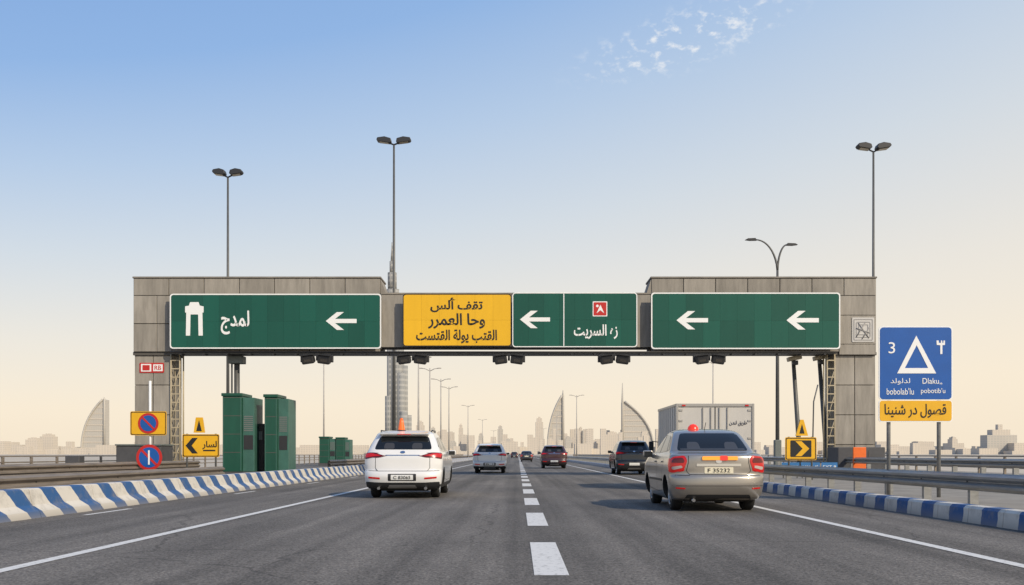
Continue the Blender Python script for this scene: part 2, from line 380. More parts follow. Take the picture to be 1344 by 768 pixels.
# ------------------------------------------------------------ gantry
D=45.0
def gx(px): return P(px,0,D)[0]
def gz(py): return P(0,py,D)[1]
G=grp('highway_gantry',(0,D,0))
M_cop=mat('coping',(0.26,0.235,0.20),0.9,var=0.4,vscale=1.5)
for side,(a,b) in (('left',(175,499)),('right',(855,1150))):
    zt=gz(363); zb=gz(462)
    tiles('beam_cap_panels',gx(a),gx(b),gz(388),zt-0.08,D,D+0.10,1.55,0.8,0.03,M_conc,G)
    tiles('beam_lower_panels',gx(a),gx(b),zb,gz(388),D+0.002,D+0.10,1.55,1.25,0.03,M_conc,G)
    box('beam_core',gx(a)+0.02,gx(b)-0.02,D+0.08,D+1.6,zb+0.02,zt-0.09,M_core,G)
    box('beam_rear_skin',gx(a),gx(b),D+1.6,D+1.68,zb,zt-0.08,M_pave,G)
    box('coping',gx(a)-0.04,gx(b)+0.04,D-0.04,D+1.74,zt-0.08,zt,M_cop,G,bevel=0.02)
    xe=gx(a) if side=='left' else gx(b)
    sx=-1 if side=='left' else 1
    box('beam_side_skin',min(xe,xe+sx*0.03),max(xe,xe+sx*0.03),D+0.1,D+1.6,zb,zt-0.08,M_pave,G)
prism('beam_end_left',[(gx(499)+.002,gz(366)),(gx(506),gz(384)),(gx(499)+.002,gz(384))],D+0.03,1.5,M_pave,G)
prism('beam_end_right',[(gx(855)-.002,gz(366)),(gx(855)-.002,gz(384)),(gx(849),gz(384))],D+0.03,1.5,M_pave,G)
tiles('mid_beam_panels',gx(499)+0.01,gx(855)-0.01,gz(456),gz(386),D+0.06,D+0.16,1.0,2.6,0.03,M_conc,G)
box('mid_beam_core',gx(499)+0.02,gx(855)-0.02,D+0.15,D+1.4,gz(455),gz(387),M_core,G)
box('mid_beam_edge',gx(499)+0.01,gx(855)-0.01,D+0.03,D+1.45,gz(386),gz(384),M_pave,G)
for (a,b) in ((175,224),(1096,1150)):
    x0,x1=gx(a),gx(b)
    tiles('column_front',x0,x1,0.12,gz(466),D+0.12,D+0.22,0.85,1.45,0.03,M_conc,G)
    tiles('column_back',x0,x1,0.12,gz(466),D+1.42,D+1.5,0.85,1.45,0.03,M_conc,G)
    box('column_core',x0+0.06,x1-0.06,D+0.2,D+1.43,0.12,gz(466)+0.05,M_pave,G)
    box('column_side',x0,x0+0.05,D+0.23,D+1.41,0.12,gz(466),M_pave,G); box('column_side',x1-0.05,x1,D+0.23,D+1.41,0.12,gz(466),M_pave,G)
    box('column_collar',x0-0.04,x1+0.04,D+0.05,D+1.55,gz(466),gz(462)-0.003,M_core,G)
tiles('corner_block',gx(175),gx(226),gz(462),gz(388),D-0.03,D-0.002,0,0,0.03,M_conc,G,xs=[gx(175),gx(206),gx(226)],zs=[gz(462),gz(425),gz(388)])
tiles('corner_block',gx(1101),gx(1150),gz(466),gz(388),D-0.03,D-0.002,0,0,0.03,M_conc,G,xs=[gx(1101),gx(1150)],zs=[gz(466),gz(452),gz(414),gz(388)])
box('walkway',gx(224)+0.05,gx(1096)-0.05,D-0.25,D+0.9,gz(462)-0.10,gz(462)-0.02,M_pole,G)
tube('conduit',[(gx(226),D-0.3,gz(463)),(gx(1096),D-0.3,gz(463))],0.035,M_dark,G)
boxes('brackets',[(gx(p)-0.04,gx(p)+0.04,D-0.33,D+0.2,gz(462)-0.16,gz(462)-0.10) for p in range(240,1096,30)],M_dark,G)
def lattice(cx,w,y,z0,z1,parent,m=M_beige):
    for dx in(-w/2,w/2):
        for dy in(0,0.5): tube('upright',[(cx+dx,y+dy,z0),(cx+dx,y+dy,z1)],0.035,m,parent,seg=8)
    L=[];z=z0+0.3
    while z<z1:
        L.append((cx-w/2,cx+w/2,y-0.025,y+0.025,z-0.025,z+0.025)); z+=0.38
    boxes('rungs',L,m,parent)
    z=z0+0.3
    while z+1.1<z1:
        tube('brace',[(cx-w/2,y,z),(cx+w/2,y,z+1.1)],0.02,m,parent,seg=6); z+=1.14
g=grp('access_ladder',(gx(230),D,0)); lattice(gx(229.5),0.40,D+0.05,0.05,gz(465),g)
g=grp('access_ladder',(gx(1091),D,0)); lattice(gx(1091),0.34,D+0.05,0.05,gz(465),g)
g=grp('notice_plate',(gx(198),D,gz(482)))
prism('plate',rrect(gx(182),gx(214),gz(489),gz(476),0.03),D+0.09,0.028,M_red,g)
prism('inset',rrect(gx(184),gx(197.5),gz(487.5),gz(477.5),0.02),D+0.083,0.006,M_white,g)
prism('inset',rrect(gx(200),gx(212.5),gz(487),gz(478),0.02),D+0.083,0.006,M_white,g)
prism('mark',rrect(gx(186),gx(195.5),gz(486),gz(479),0.02),D+0.076,0.006,M_red,g)
text('letters','RB',gx(206.2),gz(482.5),D+0.078,0.3,0.2,M_red,g,0.01)
g=grp('wall_plaque',(gx(1132),D,gz(433)))
prism('plate',rrect(gx(1118),gx(1147),gz(449),gz(417),0.03),D-0.06,0.028,mat('plaque_grey',(0.55,0.53,0.50),0.6),g)
M_rel=mat('plaque_relief',(0.30,0.29,0.28),0.6)
for k2 in range(3):
    ring('relief',rrect(gx(1120+k2*3),gx(1145-k2*3),gz(447-k2*3.5),gz(419+k2*3.5),0.03+0.04*(k2%2)),rrect(gx(1121+k2*3),gx(1144-k2*3),gz(446-k2*3.5),gz(420+k2*3.5),0.03),D-0.072,0.011,M_rel,g)
for (u0,v0,u1,v1) in((1123,443,1135,424),(1131,445,1142,428),(1123,431,1141,437),(1126,424,1140,444)):
    tube('relief_bar',[(gx(u0),D-0.07,gz(v0)),(gx(u1),D-0.07,gz(v1))],0.025,M_rel,g,seg=8)

# ------------------------------------------------------------ overhead signs
YS=D-0.42
def arrow(cx,cz,w,y,parent,m=M_white,flip=1):
    pts=[(-.5,0),(-.14,.29),(.09,.29),(-.20,.068),(.5,.068),(.5,-.068),(-.20,-.068),(.09,-.29),(-.14,-.29)]
    return prism('arrow',[(cx+flip*a*w,cz+b*w) for a,b in pts],y-0.012,0.012,m,parent)
def panel_sign(name,px0,px1,py0,py1,m,border,y=YS,bw=0.055,tw=0.75):
    x0,x1=gx(px0),gx(px1); z1,z0=gz(py0),gz(py1)
    g=grp(name,((x0+x1)/2,y,(z0+z1)/2))
    tiles('face',x0+0.03,x1-0.03,z0+0.03,z1-0.03,y,y+0.03,tw,1.2,0.004,m,g,bevel=0)
    box('backing',x0,x1,y+0.031,y+0.07,z0,z1,M_pole,g)
    ring('border',rrect(x0,x1,z0,z1,0.14),rrect(x0+bw,x1-bw,z0+bw,z1-bw,0.11),y-0.008,0.012,border,g)
    n=max(2,int((x1-x0)/2)); boxes('mounts',[(x0+(x1-x0)*(i+.5)/n-0.05,x0+(x1-x0)*(i+.5)/n+0.05,y+0.071,D+0.05,z0+0.1,z1-0.1) for i in range(n)],M_pole,g)
    return g
g=panel_sign('traffic_sign',227,502,387.5,459,M_green,M_white)
def pz(l): return [(gx(a),gz(b)) for a,b in l]
prism('pictogram_gate',pz([(248,442),(248.5,412),(247,412),(247,404),(252,403),(253.5,398.5),(264.5,398.5),(266,403),(271,404),(271,412),(269.5,412),(270,442),(264.5,442),(264,414.5),(254,414.5),(253.5,442)]),YS-0.012,0.012,M_white,g)
text('legend',arab('لمدج'),gx(312),gz(425),YS-0.008,gx(330)-gx(293),gz(410)-gz(441),M_white,g,0.02)
arrow(gx(450),gz(423),gx(470)-gx(430),YS,g)
g=panel_sign('traffic_sign',530,671.5,387.5,456,M_yel,M_black,bw=0.04)
text('legend_1',arab('تقف ألس'),gx(600),gz(402),YS-0.008,gx(634)-gx(566),gz(393)-gz(412),M_black,g,0.022)
text('legend_2',arab('وحا العمرر'),gx(600),gz(423),YS-0.008,gx(637)-gx(563),gz(413)-gz(433),M_black,g,0.022)
text('legend_3',arab('القتب يولة القتست'),gx(600),gz(443),YS-0.008,gx(652)-gx(547),gz(434)-gz(452),M_black,g,0.022)
g=panel_sign('traffic_sign',672.5,835,386,457,M_green,M_white,bw=0.04,tw=0.7)
box('divider',gx(739.5)-.02,gx(739.5)+.02,YS-0.008,YS-0.001,gz(457)+.05,gz(386)-.05,M_white,g)
arrow(gx(702),gz(421),gx(722)-gx(683),YS,g)
prism('emblem_square',rrect(gx(777),gx(796),gz(417),gz(397.5),0.03),YS-0.010,0.01,M_white,g)
prism('emblem_field',rrect(gx(778.2),gx(794.8),gz(415.8),gz(398.7),0.03),YS-0.016,0.006,M_red,g)
prism('emblem_mark',[(gx(782),gz(413)),(gx(787),gz(402)),(gx(792),gz(413)),(gx(787),gz(409))],YS-0.022,0.006,M_white,g)
prism('emblem_dot',circ(gx(783),gz(403.5),0.06,12),YS-0.022,0.006,M_white,g)
text('legend',arab('زه السريت'),gx(781),gz(437),YS-0.008,gx(809)-gx(752),gz(428)-gz(447),M_white,g,0.02)
g=panel_sign('traffic_sign',853,1099,386,459.5,M_green,M_white)
arrow(gx(906.5),gz(422),gx(927)-gx(886),YS,g); arrow(gx(1050),gz(422),gx(1071)-gx(1029),YS,g)

# ------------------------------------------------------------ floodlights
def rotbox(c,sx,sy,sz,rx,ry):
    M=Matrix.Rotation(ry,4,'Y')@Matrix.Rotation(rx,4,'X')
    return [Vector(c)+(M@Vector(v)) for v in bv(-sx/2,sx/2,-sy/2,sy/2,-sz/2,sz/2)]
for px in(418,543,668,805,929):
    x=gx(px); z=gz(462)
    g=grp('floodlight',(x,D-0.2,z))
    boxes('bracket',[(x-0.62,x+0.62,D-0.36,D-0.30,z-0.2,z-0.13),(x-0.05,x+0.05,D-0.35,D-0.25,z-0.42,z-0.1)],M_dark,g)
    for s in(-1,1):
        c=(x+s*0.36,D-0.5,z-0.38)
        mobj('housing',rotbox(c,0.56,0.42,0.38,math.radians(14),s*math.radians(8)),BF,M_dark,g,bevel=0.06)
        mobj('visor',rotbox((x+s*0.36,D-0.74,z-0.21),0.64,0.16,0.035,math.radians(10),s*math.radians(8)),BF,M_dark,g)
        mobj('lens',rotbox((x+s*0.36,D-0.70,z-0.46),0.30,0.02,0.12,math.radians(14),s*math.radians(8)),BF,M_flens,g)
        tube('yoke',[(x+s*0.36,D-0.33,z-0.17),(x+s*0.36,D-0.40,z-0.30)],0.03,M_pole,g,seg=8)
        box('ballast',x+s*0.66-0.07,x+s*0.66+0.07,D-0.42,D-0.25,z-0.50,z-0.18,M_dark,g,bevel=0.02)

# ------------------------------------------------------------ lamp posts
def mast(px,pt,d,w):
    X,Z=P(px,pt,d); k=F/d; r=0.085*d/60
    g=grp('street_lamp',(X,d,0))
    tube('pole',[(X,d,0),(X,d,Z*0.5),(X,d,Z-0.25)],[r*1.35,r,r*0.7],M_pole,g)
    lathe('base_flange',[(0.0,0.0),(r*2.2,0.0),(r*2.2,0.25),(r*1.6,0.3),(r*1.5,0.9),(0,0.95)],M_pole,g,(X,d,0.01))
    hw=w/k/2
    tube('cross_arm',[(X-hw*0.55,d,Z+0.03),(X,d,Z-0.22),(X+hw*0.55,d,Z+0.03)],r*0.6,M_dark,g)
    for s in(-1,1):
        a=-s*math.radians(7)
        c=(X+s*hw*0.56,d,Z+0.02)
        L=hw*0.86; q_=d/60
        pr=[(-L/2,0.0),(-L/2+0.08,0.20*q_),(0,0.26*q_),(L/2-0.05,0.15*q_),(L/2,0.02),(L/2-.1,-0.08),(-L/2+.1,-0.10)]
        if s<0: pr=[(-p[0],p[1]) for p in pr]
        ca,sa=math.cos(-a),math.sin(-a)
        pts=[(c[0]+p[0]*ca-p[1]*sa,c[2]+p[0]*sa+p[1]*ca) for p in pr]
        prism('lamp_head',pts,d-0.25,0.5,M_dark,g,bevel=0.03)
        mobj('lens',rotbox((c[0],d,c[2]-0.09),L*0.6,0.36,0.05,0,a),BF,M_lens,g)
mast(299,228,60,40); mast(517,186,72,46); mast(1146.5,194,53,45)
def curved(X,d,Z,l1,l2,name='street_lamp'):
    g=grp(name,(X,d,0)); r=0.10
    tube('pole',[(X,d,0),(X,d,Z*0.6),(X,d,Z-1.6)],[r*1.3,r,r*0.7],M_pole,g)
    box('base_cabinet',X-0.2,X+0.2,d-0.2,d+0.2,0.02,1.9,M_boothgrey,g,bevel=0.04)
    for s,l,top in((-1,l1,0.25),(1,l2,-0.05)):
        pts=[]
        for i in range(11):
            t=i/10; pts.append((X+s*l*(t**1.5),d,Z-1.6+ (1.6+top)*(1-(1-t)**2.0)))
        tube('arm',pts,[0.07-0.03*i/10 for i in range(11)],M_pole,g,seg=8)
        e=pts[-1]
        prism('lamp_head',[(e[0]-s*0.1,e[2]-0.05),(e[0]+s*0.0,e[2]+0.08),(e[0]+s*0.45,e[2]+0.06),(e[0]+s*0.6,e[2]-0.02),(e[0]+s*0.3,e[2]-0.06)],d-0.12,0.24,M_dark,g)
X,Z=P(1020.5,320,60); curved(X,60,Z,1.35,0.6)
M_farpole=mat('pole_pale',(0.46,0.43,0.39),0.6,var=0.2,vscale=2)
def farlamp(X,d,Z,arm=1.0,double=True):
    g=grp('street_lamp',(X,d,0))
    tube('pole',[(X,d,0),(X,d,Z)],[0.11,0.055],M_farpole,g,seg=8)
    for s in((-1,1) if double else (1,)):
        tube('arm',[(X,d,Z-0.3),(X+s*arm*0.5,d,Z-0.05),(X+s*arm,d,Z)],0.04,M_farpole,g,seg=6)
        box('lamp_head',X+s*arm-0.2,X+s*arm+0.2,d-0.12,d+0.12,Z-0.04,Z+0.05,M_farpole,g,bevel=0.02)
for d in(93,105,120,134,185,260,380): farlamp(-9.3,d,10.1)
for d in(158,240,360): farlamp(9.3,d,10.4)
X,Z=P(425,466,110); farlamp(X,110,Z); X,Z=P(936,474,110); farlamp(X,110,Z)

# ------------------------------------------------------------ toll booths
def booth(px0,px1,py,d,pair_dark=False,split=0.62):
    x0,z1=P(px0,py,d); x1,_=P(px1,py,d); xm=x0+(x1-x0)*split
    g=grp('toll_booth',((x0+x1)/2,d,0))
    box('plinth',x0-0.06,x1+0.06,d-0.1,d+1.7,0.004,0.25,M_base,g)
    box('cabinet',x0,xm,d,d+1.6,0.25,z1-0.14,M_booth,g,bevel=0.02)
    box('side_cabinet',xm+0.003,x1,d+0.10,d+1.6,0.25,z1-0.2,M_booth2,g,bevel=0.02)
    box('roof_cap',x0-0.05,xm+0.03,d-0.05,d+1.65,z1-0.137,z1,M_booth,g,bevel=0.02)
    zs=[0.3+(z1-0.5)*i/4 for i in range(5)]
    boxes('panel_seams',[(x0+0.02,xm-0.02,d-0.006,d-0.001,z-0.012,z+0.012) for z in zs[1:]],M_core,g)
    boxes('louvres',[(xm+0.06,x1-0.06,d+0.085,d+0.099,z1*0.55+i*0.09,z1*0.55+i*0.09+0.05) for i in range(8)],M_boothgrey,g)
    box('window',xm+0.06,x1-0.06,d+0.086,d+0.099,z1*0.33,z1*0.50,M_dark,g)
    boxes('door_edges',[(x0+0.03,x0+0.06,d-0.009,d-0.001,0.3,z1-0.2),(xm-0.07,xm-0.04,d-0.009,d-0.001,0.3,z1-0.2)],M_booth2,g)
booth(292,333,516,45); booth(347,378,517.5,45,split=0.55)
booth(419,440,573,88); booth(441,459,574,88)
x0,z1=P(331,556,45.8); x1,_=P(347,556,45.8)
g=grp('payment_machine',((x0+x1)/2,46,0)); box('cabinet',x0+0.05,x1-0.05,45.9,46.6,0.25,z1,M_dark,g,bevel=0.04); box('screen',x0+0.12,x1-0.12,45.88,45.899,z1-0.75,z1-0.35,M_boothgrey,g); box('foot',x0,x1,45.8,46.7,0.004,0.25,M_base,g)
g=grp('sensor_mast',(gx(305),D,0)); tube('post',[(gx(306),D+0.6,gz(463)-0.1),(gx(306),D+0.6,0)],0.13,M_pole,g); box('sensor_head',gx(296),gx(316),D+0.3,D+0.9,gz(476),gz(466),M_boothgrey,g,bevel=0.03); box('strut',gx(300),gx(302),D+0.35,D+0.42,gz(515),gz(476),M_pole,g)
for (a,b,c,e2) in((1041,468,1048,572),(1075,467,1085,600)):
    X0,Z0=P(a,b,46); X1,Z1=P(c,e2,46)
    g=grp('sensor_mast',(X0,46,0)); tube('post',[(X0,46,Z0),(X1,46,Z1),(X1+0.08,46,0.1)],[0.09,0.11,0.11],M_pole,g)
    mobj('sensor_head',rotbox((X0,45.8,Z0-0.1),0.62,0.4,0.2,0,math.radians(-12)),BF,M_lens,g,bevel=0.03)
    box('sensor_lamp',X0-0.12,X0+0.12,45.55,45.75,Z0-0.42,Z0-0.22,M_dark,g,bevel=0.02)
X0,Z0=P(1068,505,70); g=grp('cable_mast',(X0,70,0)); tube('post',[(X0+0.3,70,Z0),(X0,70,Z0-1.2),(X0-0.1,70,0)],0.05,M_pole,g,seg=8)

# ------------------------------------------------------------ small signs left
d=36.0
def sg(px,py): return P(px,py,d)
def noparking(cx,cz,r,y,g,bar=True):
    prism('disc_red',circ(cx,cz,r),y-0.012,0.012,M_red,g)
    prism('disc_blue',circ(cx,cz,r*0.78),y-0.020,0.008,M_blue,g)
    if bar:
        t=r*0.09
        a=math.radians(135); dx,dz=math.cos(a),math.sin(a)
        prism('slash',[(cx+dx*r*.8-dz*t,cz+dz*r*.8+dx*t),(cx+dx*r*.8+dz*t,cz+dz*r*.8-dx*t),(cx-dx*r*.8+dz*t,cz-dz*r*.8-dx*t),(cx-dx*r*.8-dz*t,cz-dz*r*.8+dx*t)],y-0.028,0.008,M_red,g)
x,_=sg(197,0); g=grp('no_stopping_sign',(x,d,0))
tube('post',[(x,d,0.01),(x,d,sg(0,500)[1])],0.045,M_white,g)
a,b=sg(172,571.5); c,e2=sg(219.5,540)
prism('plate',rrect(a,c,b,e2,0.06),d-0.09,0.02,M_yflat,g); ring('border',rrect(a+.02,c-.02,b+.02,e2-.02,0.05),rrect(a+.045,c-.045,b+.045,e2-.045,0.04),d-0.096,0.006,M_black,g)
noparking((a+c)/2,(b+e2)/2,0.37,d-0.09,g)
cx,cz=sg(197,600.5); noparking(cx,cz,0.47,d-0.09,g)
prism('upright_bar',[(cx-0.03,cz-0.26),(cx+0.03,cz-0.26),(cx+0.03,cz+0.26),(cx-0.03,cz+0.26)],d-0.13,0.006,M_white,g)
def warn(px0,px1,py0,py1,tx,d,txt,arrowdir,split):
    a,b=P(px0,py1,d); c,e2=P(px1,py0,d)
    g=grp('direction_sign',((a+c)/2,d,0))
    for q in(a+0.15,c-0.15): tube('post',[(q,d,0.01),(q,d,e2+0.02)],0.035,M_pole,g,seg=8)
    prism('plate',rrect(a,c,b,e2,0.05),d-0.07,0.02,M_yflat,g)
    ring('border',rrect(a+.02,c-.02,b+.02,e2-.02,0.05),rrect(a+.05,c-.05,b+.05,e2-.05,0.04),d-0.076,0.006,M_black,g)
    return g,a,b,c,e2
g,a,b,c,e2=warn(240,288.5,570,600,262,36,None,-1,0.5)
cz=(b+e2)/2; cx=a+0.36
prism('chevron',[(cx-.24,cz),(cx+.0,cz+.28),(cx+.2,cz+.28),(cx-.02,cz),(cx+.2,cz-.28),(cx+.0,cz-.28)],d-0.078,0.006,M_black,g)
text('legend_1',arab('لسار'),c-0.35,cz+0.02,d-0.076,0.52,0.30,M_black,g,0.02); box('legend_bar',c-.58,c-.14,d-0.078,d-0.072,cz-.20,cz-.15,M_black,g)
X,Zb=P(262,568,36); _,Zt=P(262,548,36); g2=grp('warning_beacon',(X,36,e2))
prism('triangle_yellow',[(X-0.2,Zb),(X+0.2,Zb),(X+0.12,Zt),(X-0.12,Zt)],35.93,0.08,M_yflat,g2); prism('inner',[(X-0.1,Zb+.06),(X+0.1,Zb+.06),(X+0.0,Zt-.1)],35.92,0.008,M_black,g2)
g,a,b,c,e2=warn(1030,1071,574,604,1051,36,None,1,0.5)
cz=(b+e2)/2; cx=(a+c)/2
prism('field',rrect(cx-.38,cx+.38,cz-.3,cz+.3,.03),35.926,0.003,M_black,g)
prism('chevron',[(cx+.3,cz),(cx+.02,cz+.27),(cx-.2,cz+.27),(cx+.06,cz),(cx-.2,cz-.27),(cx+.02,cz-.27)],35.918,0.006,M_yflat,g)
X,Zb=P(1052,572,36); _,Zt=P(1052,551,36); g2=grp('warning_beacon',(X,36,e2))
prism('triangle_yellow',[(X-0.22,Zb),(X+0.22,Zb),(X+0.06,Zt),(X-0.06,Zt)],35.93,0.08,M_yflat,g2); prism('inner',[(X-0.09,Zb+.08),(X+0.09,Zb+.08),(X+0.0,Zt-.16)],35.92,0.008,M_black,g2)
def P2(px,d): return P(px,0,d)[0]
g=grp('equipment_cabinet',(P2(180,43.5),43.5,0)); box('body',P2(152,43),P2(211,43),43,44.5,0.01,P(0,585,43)[1],M_base,g,bevel=0.03); box('lid',P2(151,43),P2(212,43),42.95,44.55,P(0,585,43)[1],P(0,583,43)[1],M_boothgrey,g,bevel=0.01); boxes('door_seams',[(P2(181,43)-.01,P2(181,43)+.01,42.985,42.997,0.1,1.3)],M_core,g)
g=grp('equipment_cabinet',(P2(1130,43.5),43.5,0)); box('body',P2(1100,43),P2(1162,43),43,44.5,0.121,P(0,587,43)[1],M_base,g,bevel=0.03); boxes('door_seams',[(P2(1140,43)-.01,P2(1140,43)+.01,42.985,42.997,0.2,1.2)],M_core,g)
g=grp('traffic_barricade',(P2(1127,42),42,0)); box('panel',P2(1119,42),P2(1136,42),41.9,42.0,0.2,P(0,587,42)[1],M_orange,g,bevel=0.02); box('foot',P2(1116,42),P2(1139,42),41.7,42.2,0.121,0.2,M_dark,g,bevel=0.02)
g=grp('blue_notice_board',(P2(1060,38),38,0))
M_blue2=mat('blue_board_light',(0.03,0.17,0.42),0.5,var=.15,vscale=4)
lst=[]
for i,(a,b) in enumerate(((1026,1049),(1051,1076),(1078,1099))):
    x0,x1=P2(a,38),P2(b,38); z0,z1=P(0,624,38)[1],P(0,607,38)[1]
    box('board',x0,x1,37.97,38.0,z0,z1,M_blue2,g); text('legend','SLOW DN' if i==0 else 'LAN 3 45' if i==1 else 'EXT 9',(x0+x1)/2,z0+(z1-z0)*.65,37.966,(x1-x0)*.8,.12,M_white,g); text('legend','ABU 3205',(x0+x1)/2,z0+(z1-z0)*.25,37.966,(x1-x0)*.8,.10,M_white,g)
    lst+=[(x0+.05,x0+.09,38.002,38.04,0.12,z1),(x1-.09,x1-.05,38.002,38.04,0.12,z1)]
boxes('legs',lst,M_pole,g)
g=grp('junction_box',(P2(94,40),40,0)); box('body',P2(85,40),P2(104,40),40,40.5,0.35,P(0,598,40)[1],M_base,g,bevel=0.03); box('leg',P2(92,40),P2(97,40),40.1,40.4,0.01,0.35,M_base,g)

# big blue sign at right
d=21.4
g=grp('information_sign',(P(1200,0,d)[0],d,0))
a,zt=P(1152,428.5,d); c,zm=P(1249,525.5,d); zb=P(0,554,d)[1]
R=0.09
prism('border_blue',rrect(a,c,zm+0.003,zt,R),d-0.06,0.02,M_white,g); prism('blue_face',rrect(a+.028,c-.028,zm+.02,zt-.028,R*.8),d-0.066,0.006,M_blue,g)
prism('border_yellow',rrect(a,c,zb,zm-0.003,R*.7),d-0.06,0.02,M_white,g); prism('yellow_face',rrect(a+.024,c-.024,zb+.022,zm-.012,R*.6),d-0.066,0.006,M_yflat,g)
box('back_rail',a+.1,c-.1,d-0.039,d-0.015,zm+.5,zm+.56,M_pole,g); box('back_rail',a+.1,c-.1,d-0.039,d-0.015,zm-.25,zm-.19,M_pole,g)
for px in(1167,1233): x=P(px,0,d)[0]; tube('post',[(x,d+0.03,0.12),(x,d+0.03,zt-0.1)],0.042,M_steel,g)
def q(px,py): return P(px,py,d)
o=[q(1201,441),q(1176,490.5),q(1227,490.5)]; i3=[q(1201.5,453.5),q(1186,483.5),q(1216.5,483.5)]
ring('triangle',o,i3,d-0.073,0.007,M_white,g)
cx,cz=q(1169,457); text('digit','3',cx,cz,d-0.07,.14,.24,M_white,g)
cx,cz=q(1233,456)
prism('digit',[(cx-.09,cz+.14),(cx-.045,cz+.14),(cx-.04,cz+.09),(cx-.0,cz+.085),(cx+.005,cz+.14),(cx+.03,cz+.14),(cx+.035,cz+.085),(cx+.055,cz+.09),(cx+.06,cz+.14),(cx+.09,cz+.14),(cx+.09,cz+.045),(cx+.035,cz+.04),(cx+.035,cz-.15),(cx-.01,cz-.15),(cx-.01,cz+.04),(cx-.085,cz+.045)],d-0.073,0.007,M_white,g)
cx,cz=q(1180,501); text('legend_1',arab('لدلولد'),cx,cz,d-0.07,.42,.14,M_white,g); cx,cz=q(1222,501); text('legend_2','Dlaku,,',cx,cz,d-0.07,.42,.14,M_white,g)
cx,cz=q(1180,514); text('legend_3','bobolab\'lu',cx,cz,d-0.07,.58,.14,M_white,g); cx,cz=q(1223,514); text('legend_4','pobotib\'u',cx,cz,d-0.07,.52,.14,M_white,g)
cx,cz=q(1200,539.5); text('legend_5',arab('قصول در شنينا'),cx,cz,d-0.07,1.32,.30,M_black,g,0.01)

# ------------------------------------------------------------ skyline
def bldmat(name,col,win,fx,fz,dens=0.5):
    m=bpy.data.materials.new(name); m.use_nodes=True; nt=m.node_tree; b=nt.nodes['Principled BSDF']; b.inputs['Roughness'].default_value=0.8; b.inputs['Specular IOR Level'].default_value=0.1
    tc=nn(nt,'ShaderNodeTexCoord'); s=nn(nt,'ShaderNodeSeparateXYZ'); nt.links.new(tc.outputs['Object'],s.inputs[0])
    def band(out,per,th):
        d=nn(nt,'ShaderNodeMath',operation='DIVIDE'); nt.links.new(out,d.inputs[0]); d.inputs[1].default_value=per
        f=nn(nt,'ShaderNodeMath',operation='FRACT'); nt.links.new(d.outputs[0],f.inputs[0])
        g=nn(nt,'ShaderNodeMath',operation='GREATER_THAN'); nt.links.new(f.outputs[0],g.inputs[0]); g.inputs[1].default_value=th; return g.outputs[0]
    sx=nn(nt,'ShaderNodeMath',operation='ADD'); nt.links.new(s.outputs['X'],sx.inputs[0]); nt.links.new(s.outputs['Y'],sx.inputs[1])
    a=band(sx.outputs[0],fx,0.35); c=band(s.outputs['Z'],fz,0.4)
    mu=nn(nt,'ShaderNodeMath',operation='MULTIPLY'); nt.links.new(a,mu.inputs[0]); nt.links.new(c,mu.inputs[1])
    mx=nn(nt,'ShaderNodeMix',data_type='RGBA'); nt.links.new(mu.outputs[0],mx.inputs[0]); mx.inputs[6].default_value=(*col,1); mx.inputs[7].default_value=(*win,1)
    nt.links.new(mx.outputs[2],b.inputs['Base Color']); return m
HZ=bldmat('haze_toned_facade',(0.62,0.55,0.46),(0.53,0.48,0.41),7,5)  # distance haze is put into the facade colours: pale, low contrast
HZ2=bldmat('haze_toned_glass',(0.52,0.48,0.42),(0.45,0.43,0.385),8,6)  # same painted haze for the glass buildings
HZ3=bldmat('haze_toned_tower',(0.36,0.35,0.325),(0.23,0.235,0.23),9,22)  # tall tower: haze in the colour too, kept darker than the rest
def hx(px,d): return (px-VX)/F*d
def hzz(py,d): return CAMZ+(HY-py)/F*d
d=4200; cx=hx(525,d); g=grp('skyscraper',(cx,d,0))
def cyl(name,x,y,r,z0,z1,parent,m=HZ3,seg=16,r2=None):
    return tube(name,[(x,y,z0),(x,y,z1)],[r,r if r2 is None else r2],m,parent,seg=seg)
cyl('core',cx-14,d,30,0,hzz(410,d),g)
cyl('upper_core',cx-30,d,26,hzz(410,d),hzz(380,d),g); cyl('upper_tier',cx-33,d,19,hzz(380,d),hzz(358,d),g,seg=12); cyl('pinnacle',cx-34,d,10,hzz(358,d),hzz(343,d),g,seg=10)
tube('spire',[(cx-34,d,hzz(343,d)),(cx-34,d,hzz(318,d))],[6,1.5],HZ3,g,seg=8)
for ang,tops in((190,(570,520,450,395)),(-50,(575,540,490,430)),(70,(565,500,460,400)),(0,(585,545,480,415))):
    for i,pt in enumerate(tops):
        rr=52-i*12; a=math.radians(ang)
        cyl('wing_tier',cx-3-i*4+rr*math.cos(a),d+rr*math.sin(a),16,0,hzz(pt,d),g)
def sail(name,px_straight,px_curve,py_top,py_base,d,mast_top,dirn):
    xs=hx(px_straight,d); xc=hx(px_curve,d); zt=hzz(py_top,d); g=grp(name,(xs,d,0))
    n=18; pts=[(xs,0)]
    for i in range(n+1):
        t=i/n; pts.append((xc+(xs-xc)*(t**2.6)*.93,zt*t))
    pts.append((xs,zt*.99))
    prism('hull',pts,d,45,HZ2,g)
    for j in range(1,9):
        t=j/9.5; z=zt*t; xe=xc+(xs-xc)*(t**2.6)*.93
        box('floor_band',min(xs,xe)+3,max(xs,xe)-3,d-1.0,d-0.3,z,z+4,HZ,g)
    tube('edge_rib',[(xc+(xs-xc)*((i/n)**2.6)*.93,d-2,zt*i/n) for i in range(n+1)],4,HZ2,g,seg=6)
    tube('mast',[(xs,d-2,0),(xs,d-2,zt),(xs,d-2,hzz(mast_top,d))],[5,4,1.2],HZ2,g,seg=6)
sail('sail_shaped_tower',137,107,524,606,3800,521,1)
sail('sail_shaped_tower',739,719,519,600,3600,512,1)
sail('sail_shaped_tower',817,858,527,600,3600,503,-1)
